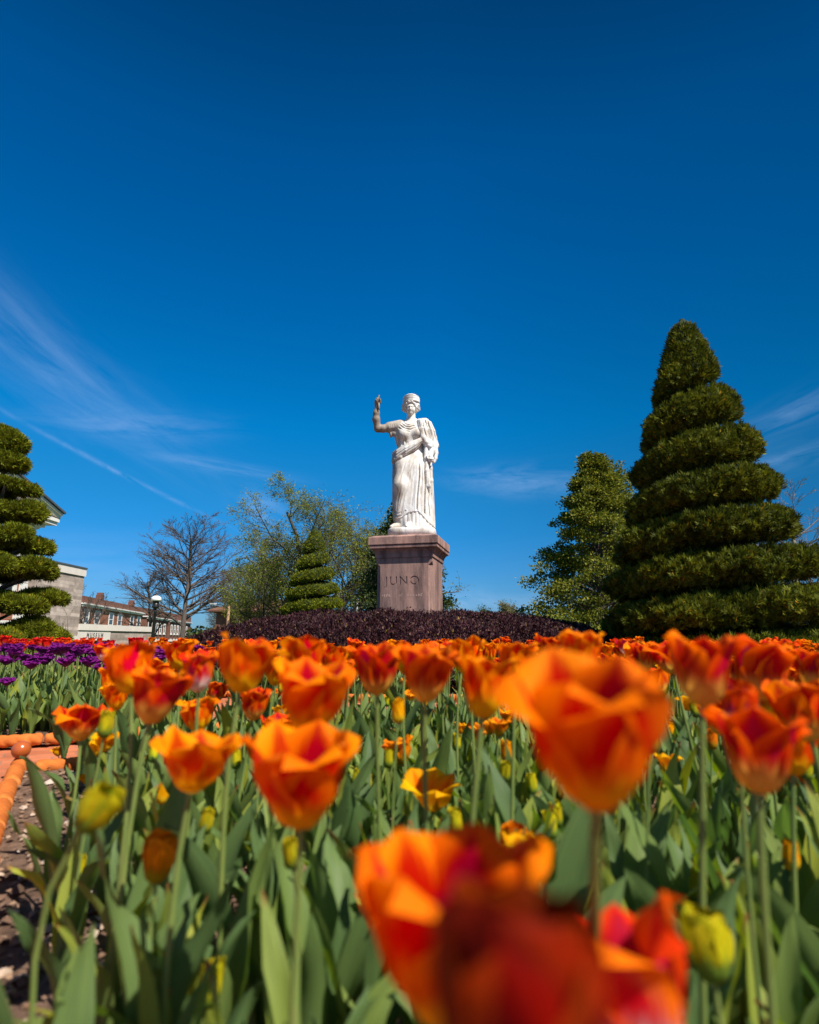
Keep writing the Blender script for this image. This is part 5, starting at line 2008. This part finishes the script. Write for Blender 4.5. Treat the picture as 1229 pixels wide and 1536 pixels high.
# flowers that can be told apart in the photograph: (u, v) of the flower's middle, its width in pixels
HERO = (
    (668, 1392, 285, 'petal_orange', 'open', 8, -90, 'large blurred orange tulip with crinkled petals at the bottom centre'),
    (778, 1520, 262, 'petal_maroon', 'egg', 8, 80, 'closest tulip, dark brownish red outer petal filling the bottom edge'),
    (945, 1470, 245, 'petal_pink', 'loose', 14, 120, 'very close ragged tulip with an upright orange petal and pale pink base'),
    (890, 1100, 236, 'petal_orange', 'open', 12, -100, 'big broad orange tulip with a pink and white lower petal, right of centre'),
    (455, 1165, 172, 'petal_orange', 'open', 9, -80, 'large orange cup tulip with a dark red front petal, left of centre'),
    (295, 1142, 128, 'petal_orange', 'wide', 10, -20, 'wide open orange tulip with a yellow bottom, left of the big cup tulip'),
    (234, 1042, 92, 'petal_redorange', 'cup', 8, 20, 'orange tulip with pink and white base patches standing above the wide open one'),
    (196, 1000, 78, 'petal_orange', 'cup', 10, 160, 'orange tulip overlapping the purple bed, higher and left of its neighbour'),
    (368, 995, 104, 'petal_orange', 'open', 8, 20, 'tall orange tulip with one thin petal pointing out to the left'),
    (299, 1006, 58, 'petal_pink', 'goblet', 6, -90, 'slim tulip with a pinkish white base between two orange ones'),
    (122, 1082, 82, 'petal_redorange', 'loose', 8, 150, 'ragged red-orange tulip at the left edge of the bed above the ball post'),
    (468, 1045, 126, 'petal_orange', 'open', 12, -60, 'wide orange tulip showing its dark red inside and yellow throat'),
    (456, 988, 70, 'petal_orange', 'cup', 6, 100, 'orange tulip in front of the hedge, left of the pedestal'),
    (566, 1002, 76, 'petal_redorange', 'cup', 8, -90, 'orange and red tulip with a yellow base directly below the pedestal'),
    (640, 1007, 92, 'petal_redorange', 'open', 8, -70, 'orange and red tulip with flaring petals below the right side of the pedestal'),
    (728, 1027, 88, 'petal_orange', 'goblet', 8, 20, 'tall orange goblet tulip with a rosy middle, right of the pedestal'),
    (650, 1188, 92, 'petal_yellow', 'wide', 10, -60, 'wide open yellow tulip in the middle of the bed'),
    (600, 1125, 52, 'petal_bronze', 'open', 12, 160, 'small orange tulip leaning left, behind the yellow one'),
    (1053, 1002, 104, 'petal_redorange', 'goblet', 6, 10, 'clear red-orange tulip with pale yellow streaks on a long bare stem, right side'),
    (1140, 1002, 88, 'petal_redorange', 'open', 10, 0, 'red-orange tulip with widely parted petals against the conifer'),
    (1138, 1122, 130, 'petal_redorange', 'cup', 8, 20, 'large red-orange tulip with a yellow base on the right'),
    (1108, 1056, 54, 'petal_pink', 'egg', 10, -90, 'tulip with a bright pink and white outer petal, right side'),
    (1204, 1062, 90, 'petal_redorange', 'cup', 8, 170, 'orange tulip cut by the right edge of the picture'),
    (872, 978, 62, 'petal_orange', 'cup', 6, 0, 'orange tulip just left of the base of the big conifer'),
    (966, 985, 40, 'petal_redorange', 'goblet', 6, 0, 'small red tulip standing in front of the dark foot of the conifer'),
    (1005, 985, 66, 'petal_redorange', 'open', 8, 170, 'red-orange tulip with a pointed petal, left neighbour of the clear tulip'),
    (822, 972, 52, 'petal_redorange', 'open', 6, 0, 'reddish tulip with upright ragged petals at the right end of the hedge'),
    (775, 992, 62, 'petal_orange', 'cup', 6, 30, 'orange tulip behind the big broad tulip on its left'),
    (700, 984, 56, 'petal_orange', 'open', 8, 120, 'orange tulip with a curled petal below the right corner of the pedestal'),
    (608, 985, 46, 'petal_orange', 'cup', 8, 60, 'orange tulip with one tall petal below the middle of the pedestal'),
    (500, 990, 48, 'petal_orange', 'cup', 8, 90, 'orange tulip among the row left of the pedestal'),
    (268, 982, 52, 'petal_orange', 'open', 8, 160, 'orange tulip behind and left of the slim pink based one'),
    (382, 1055, 44, 'petal_redorange', 'cup', 8, -40, 'small red-orange tulip with a white flame under the tall one'),
    (290, 1070, 44, 'petal_orange', 'cup', 10, 20, 'plain orange tulip under the slim pink based one'),
    (325, 1038, 32, 'petal_redorange', 'cup', 10, 20, 'small red and orange tulip deep between the front stems, left side'),
    (165, 1018, 34, 'petal_orange', 'goblet', 6, 150, 'small orange tulip leaning over the purple bed'),
    (762, 1075, 36, 'petal_orange', 'wide', 10, 0, 'small open orange tulip low behind the big broad tulip'),
    (985, 1020, 44, 'petal_redorange', 'cup', 8, 160, 'small orange tulip left of the long bare stem'),
    (1150, 1050, 44, 'petal_orange', 'goblet', 8, 40, 'small orange and yellow tulip half hidden behind the pink one'),
    (1218, 1000, 60, 'petal_redorange', 'cup', 8, 0, 'red tulip at the right edge just under the conifer'),
    (940, 1000, 50, 'petal_redorange', 'loose', 8, 0, 'frilly red tulip left of the small red one by the conifer'),
    (1190, 1120, 70, 'petal_orange', 'cup', 8, 0, 'orange tulip behind the large red-orange one, right edge'),
    (1075, 1075, 48, 'petal_redorange', 'goblet', 12, 200, 'dark red tulip tucked left of the pink and white one'),
    (415, 1005, 44, 'petal_orange', 'cup', 8, 0, 'orange tulip just right of the tall flower with the thin petal'),
    (530, 985, 40, 'petal_orange', 'open', 8, 0, 'orange tulip in the row, between the pair under the pedestal and the left ones'),
    (240, 1285, 52, 'petal_bronze', 'egg', 4, 0, 'closed bronze orange bud low on the left'),
    (772, 1265, 42, 'petal_bronze', 'egg', 4, 0, 'closed bronze and yellow bud low right of the centre'),
    (147, 1212, 56, 'petal_bud', 'egg', 38, -10, 'fat green-yellow bud bent over to the right, left side'),
    (1062, 1415, 72, 'petal_bud', 'egg', 8, 100, 'large blurred green-yellow bud at the lower right'),
    (1048, 1330, 27, 'petal_bud', 'bud', 10, 20, 'small yellow bud right above the large blurred green one'),
    (1186, 1280, 24, 'petal_yellow', 'bud', 4, 0, 'slim yellow bud at the right side below the large red-orange tulip'),
    (117, 1302, 21, 'petal_bud', 'bud', 4, 0, 'slim green-yellow bud among the leaves at the left edge'),
    (317, 1472, 36, 'petal_bud', 'bud', 8, 0, 'green-yellow bud near the bottom left over dark soil'),
    (527, 1432, 26, 'petal_bud', 'bud', 4, 0, 'pale green bud left of the large blurred orange tulip'),
    (148, 1120, 34, 'petal_yellow', 'small', 8, 0, 'yellow tulip right under the ragged red-orange one at the left edge'),
    (124, 1224, 25, 'petal_yellow', 'small', 20, 190, 'little yellow tulip low beside the fat bent bud'),
    (342, 1290, 27, 'petal_yellow', 'small', 30, 20, 'little yellow tulip leaning right near the bronze bud'),
    (80, 1184, 19, 'petal_yellow', 'small', 12, 190, 'small yellow-orange bud at the bare soil of the left edge'),
    (509, 1250, 26, 'petal_yellow', 'small', 18, 40, 'small yellow tulip under the large orange cup tulip'),
    (690, 1092, 20, 'petal_yellow', 'small', 8, 0, 'upper one of two small yellow tulips beside the long stem in the middle'),
    (688, 1115, 19, 'petal_yellow', 'small', 8, 160, 'lower one of two small yellow tulips beside the long stem in the middle'),
    (734, 1172, 17, 'petal_yellow', 'small', 8, 0, 'small yellow bud right of the wide yellow tulip'),
    (598, 1065, 20, 'petal_yellow', 'bud', 4, 0, 'tall yellow bud behind the middle stems'),
    (975, 1105, 26, 'petal_bud', 'bud', 6, 0, 'green-yellow bud right of the big broad tulip'),
    (1068, 1108, 16, 'petal_bronze', 'bud', 6, 0, 'orange bud in the shade under the long bare stem'),
    (1195, 1165, 34, 'petal_bronze', 'small', 14, 0, 'small bronze tulip at the right edge under the large one'),
    (160, 1085, 22, 'petal_bud', 'bud', 6, 0, 'green bud beside the ragged red-orange tulip'),
    (552, 1172, 15, 'petal_bud', 'bud', 4, 0, 'thin green bud left of the wide yellow tulip'),
    (895, 1205, 26, 'petal_yellow', 'small', 10, 0, 'yellow tulip in the shade under the big broad one'),
    (812, 1140, 16, 'petal_yellow', 'bud', 6, 0, 'slim yellow bud left of the big broad tulip'),
)
placed = []


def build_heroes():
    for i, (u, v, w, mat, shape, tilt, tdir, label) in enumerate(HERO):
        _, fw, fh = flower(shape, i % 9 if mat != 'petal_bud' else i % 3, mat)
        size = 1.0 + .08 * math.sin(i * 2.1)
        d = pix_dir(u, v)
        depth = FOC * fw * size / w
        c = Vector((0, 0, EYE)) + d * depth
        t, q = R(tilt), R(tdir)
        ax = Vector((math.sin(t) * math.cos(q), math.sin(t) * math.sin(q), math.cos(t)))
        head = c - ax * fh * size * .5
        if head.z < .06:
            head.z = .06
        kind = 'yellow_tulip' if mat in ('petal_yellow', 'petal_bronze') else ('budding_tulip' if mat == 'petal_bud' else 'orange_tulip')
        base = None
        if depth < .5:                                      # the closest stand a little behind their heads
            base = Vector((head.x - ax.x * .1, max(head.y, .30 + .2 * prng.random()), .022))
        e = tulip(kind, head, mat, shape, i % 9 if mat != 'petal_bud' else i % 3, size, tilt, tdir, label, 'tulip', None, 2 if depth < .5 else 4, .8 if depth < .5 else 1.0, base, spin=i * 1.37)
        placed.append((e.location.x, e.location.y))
    # the outer leaf that reaches over the bare soil at the left edge belongs to the outermost plants


build_heroes()


def free(x, y, dist):
    return all((x - a) ** 2 + (y - b) ** 2 > dist * dist for a, b in placed)


def sightline(x, y):
    return abs(x) < .80 * y + .12


def fill_bed():
    spots, tries = [], 0
    while len(spots) < 680 and tries < 60000:
        tries += 1
        y = .22 + 5.9 * prng.random() ** .85
        x = prng.uniform(-.80, .80) * y
        if not inside(ORANGE_BED, x, y) or edge_dist(ORANGE_BED, x, y) < .10 or not sightline(x, y):
            continue
        # bare strip of soil along the left edge
        if (P0 + DA * 0 - Vector((x, y, 0))).dot(-DB) < .21:
            continue
        if not free(x, y, .070 if y < 3 else .085):
            continue
        placed.append((x, y))
        spots.append((x, y))
    n_orange = 0
    foliage = []
    for x, y in sorted(spots, key=lambda s: s[1]):
        q = prng.random()
        tilt, td = prng.uniform(0, 16), prng.uniform(0, 360)
        if y < .62:
            e = empty('leafy_tulip', (x, y, .022), 'leafy tulip plant without a flower close to the lens', 'tulip plant', 'leafy tulip plants close to the lens')
            add_leaves(e, 4, .82 if y > .4 else .62)
            continue
        if y < 1.25:
            kind = 'bud' if q < .30 else ('yellow' if q < .42 else 'leaves')
        elif y < 2.7:
            kind = 'orange' if q < .27 else ('yellow' if q < .47 else ('bud' if q < .64 else 'leaves'))
        else:
            kind = 'orange' if q < .42 else ('yellow' if q < .52 else 'leaves')
        band = 'front half' if y < 2.0 else ('middle' if y < 3.2 else 'far part')
        if kind == 'orange':
            z = prng.uniform(.40, .485) if y > 1.6 else prng.uniform(.33, .42)
            mat = prng.choices(['petal_orange', 'petal_redorange', 'petal_pink'], [.55, .37, .08] if x < y * .25 else [.25, .63, .12])[0]
            tulip('orange_tulip', (x, y, z), mat, prng.choice(['cup', 'open', 'goblet', 'loose', 'wide', 'cup']), prng.randrange(8), prng.uniform(.84, 1.08), tilt, td,
                  f'orange and red tulip crowded among others in the {band} of the bed', 'tulip', f'orange tulips in the {band} of the bed', 3 if y < 3 else 2)
        elif kind == 'yellow':
            tulip('yellow_tulip', (x, y, prng.uniform(.24, .36)), prng.choice(['petal_yellow', 'petal_yellow', 'petal_bronze']), prng.choice(['small', 'small', 'small', 'bud']), prng.randrange(4), prng.uniform(.85, 1.2), tilt, td,
                  f'short yellow tulip half hidden by leaves in the {band} of the bed', 'tulip', f'short yellow tulips in the {band} of the bed', 3)
        elif kind == 'bud':
            tulip('budding_tulip', (x, y, prng.uniform(.22, .34)), 'petal_bud', 'bud', prng.randrange(2), prng.uniform(.8, 1.1), tilt, td,
                  f'unopened green-yellow tulip bud between leaves in the {band} of the bed', 'tulip', f'green tulip buds in the {band} of the bed', 3)
        elif y < 2.0:
            e = empty('leafy_tulip', (x, y, .022), 'leafy tulip plant without a flower in the front half of the bed', 'tulip plant', 'leafy tulip plants in the front half of the bed')
            add_leaves(e, 4, .95)
        else:
            foliage.append((x, y))
    return foliage


foliage_spots = fill_bed()

# the other beds
BLOOM = {}


def bloom_mesh(kind, variant, mat, double):
    """A small flower head as one mesh (seen only a few pixels wide)."""
    key = (kind, variant)
    if key not in BLOOM:
        rng = np.random.default_rng(500 + variant + len(kind) * 13)
        parts = []
        if double:
            for ring, (op, L, n) in enumerate(((34, .040, 6), (20, .040, 6), (4, .036, 5), (-16, .030, 4))):
                for k in range(n):
                    parts.append(petal_geo(L * rng.uniform(.9, 1.1), .034 * rng.uniform(.85, 1.15), op + rng.normal() * 6, 2 * PI * k / n + ring * .5 + rng.normal() * .12, 14 + rng.normal() * 8, .004, rng, 1.9, 8, 5, .8))
        else:
            parts = flower_geo(kind, 900 + variant, 9, 6)
        P, F, U, o = [], [], [], 0
        for a, b, c in parts:
            P.append(a), F.append(b + o), U.append(c)
            o += len(a)
        me = np_mesh('flower', np.concatenate(P), np.concatenate(F), True, np.concatenate(U))
        me.materials.append(M[mat])
        BLOOM[key] = me
    return BLOOM[key]


def small_tulip(name, x, y, z, me, size, label, group, leaves=2, leaf_scale=.9, tilt=10):
    e = empty(name, (x, y, .02), label, 'tulip', group)
    t, d = R(prng.uniform(0, tilt)), prng.uniform(0, 6.28)
    ax = Vector((math.sin(t) * math.cos(d), math.sin(t) * math.sin(d), math.cos(t)))
    o = bpy.data.objects.new('flower', me)
    o.parent = e
    o.matrix_local = Matrix.Translation((ax.x * .1, ax.y * .1, z - .02)) @ ax.to_track_quat('Z', 'Y').to_matrix().to_4x4() @ Matrix.Rotation(prng.uniform(0, 6.28), 4, 'Z') @ Matrix.Scale(size, 4)
    COL.objects.link(o)
    V, F = stem_geo((0, 0, -.01), (ax.x * .1, ax.y * .1, z - .02), ax, .0042, .0034, 5, 6)
    link('stem', np_mesh('stem', V, F), e, M['stem'])
    add_leaves(e, leaves, leaf_scale)
    return e


def fill_purple():
    n, tries = 0, 0
    while n < 150 and tries < 60000:
        tries += 1
        y = prng.uniform(3.0, 5.4)
        x = prng.uniform(-.86, -.20) * y
        if not inside(PURPLE_BED, x, y) or edge_dist(PURPLE_BED, x, y) < .20 or not free(x, y, .088):
            continue
        placed.append((x, y))
        n += 1
        front = (Q0 - Vector((x, y, 0))).dot(Vector((.5, -.866, 0)))
        z = prng.uniform(.37, .47) if front > .40 or prng.random() < .5 else prng.uniform(.28, .38)
        small_tulip('double_tulip', x, y, z, bloom_mesh('double', prng.randrange(4), 'petal_purple', True), prng.uniform(1.3, 1.75),
                    'deep purple double tulip in the bed on the left beyond the brick path', 'purple double tulips', 3, .95)
    n = tries = 0
    while n < 125 and tries < 60000:
        tries += 1
        y = prng.uniform(4.9, 8.6)
        x = prng.uniform(-.82, -.34) * y
        if not inside(PURPLE_BED, x, y) or math.hypot(x + 7.6, y - 10.5) < 1.5 or not free(x, y, .11):
            continue
        placed.append((x, y))
        n += 1
        small_tulip('red_tulip', x, y, prng.uniform(.415, .49), bloom_mesh('goblet', prng.randrange(5), 'petal_red', False), prng.uniform(1.05, 1.35),
                    'bright red tulip in the row behind the purple double tulips', 'red tulips behind the purple bed', 2)


fill_purple()


def fill_ring():
    n = tries = 0
    while n < 95 and tries < 20000:
        tries += 1
        t = R(prng.uniform(-165, -15))
        r = prng.uniform(3.36, 3.76)
        x, y = CX + r * math.cos(t), CY + r * math.sin(t)
        if not free(x, y, .10) or math.hypot(x - 3.93, y - 7.3) < 1.1:
            continue
        placed.append((x, y))
        n += 1
        red = prng.random() < (.75 if x > .8 else .3)
        small_tulip('orange_tulip', x, y, prng.uniform(.38, .50), bloom_mesh(prng.choice(['cup', 'open']) + ('_red' if red else ''), prng.randrange(4), 'petal_redorange' if red else 'petal_orange', False) if False else
                    bloom_mesh(*(('cup', prng.randrange(3), 'petal_orange', False) if not red else ('open', prng.randrange(3), 'petal_redorange', False))), prng.uniform(.9, 1.1),
                    'orange or red tulip at the foot of the dark red hedge', 'tulips round the foot of the hedge', 2)


fill_ring()


def foliage_mass():
    P, F, U, o = [], [], [], 0
    spots = list(foliage_spots)
    k = 0
    while k < 480:
        y = prng.uniform(3.3, 7)
        x = prng.uniform(-.82, -.1) * y
        if inside(PURPLE_BED, x, y) and edge_dist(PURPLE_BED, x, y) > .22:
            spots.append((x, y))
            k += 1
    for _ in range(340):
        y = prng.uniform(2.2, 6.2)
        x = prng.uniform(-.8, .8) * y
        if inside(ORANGE_BED, x, y) and edge_dist(ORANGE_BED, x, y) > .1 and free(x, y, .05) and (P0 - Vector((x, y, 0))).dot(-DB) > .2:
            spots.append((x, y))
    for _ in range(260):
        t, r = R(prng.uniform(-160, -20)), prng.uniform(3.34, 3.74)
        spots.append((CX + r * math.cos(t), CY + r * math.sin(t)))
    for x, y in spots:
        a0 = prng.uniform(0, 6.28)
        for i in range(4):
            p, f, uv = prng.choice(LEAF_GEO)
            a = a0 + i * 1.9 + prng.uniform(-.4, .4)
            s = prng.uniform(.72, 1.02)
            c, sn = math.cos(a) * s, math.sin(a) * s
            q = np.stack([p[:, 0] * c - p[:, 1] * sn + x, p[:, 0] * sn + p[:, 1] * c + y, p[:, 2] * s + .02], -1)
            P.append(q), F.append(f + o), U.append(uv)
            o += len(q)
    tag(link('tulip_foliage', np_mesh('tulip_foliage', np.concatenate(P), np.concatenate(F), True, np.concatenate(U)), None, M['leaf']),
        'dense grey-green tulip leaves filling the beds between the flowers', 'foliage', kind='stuff')


foliage_mass()
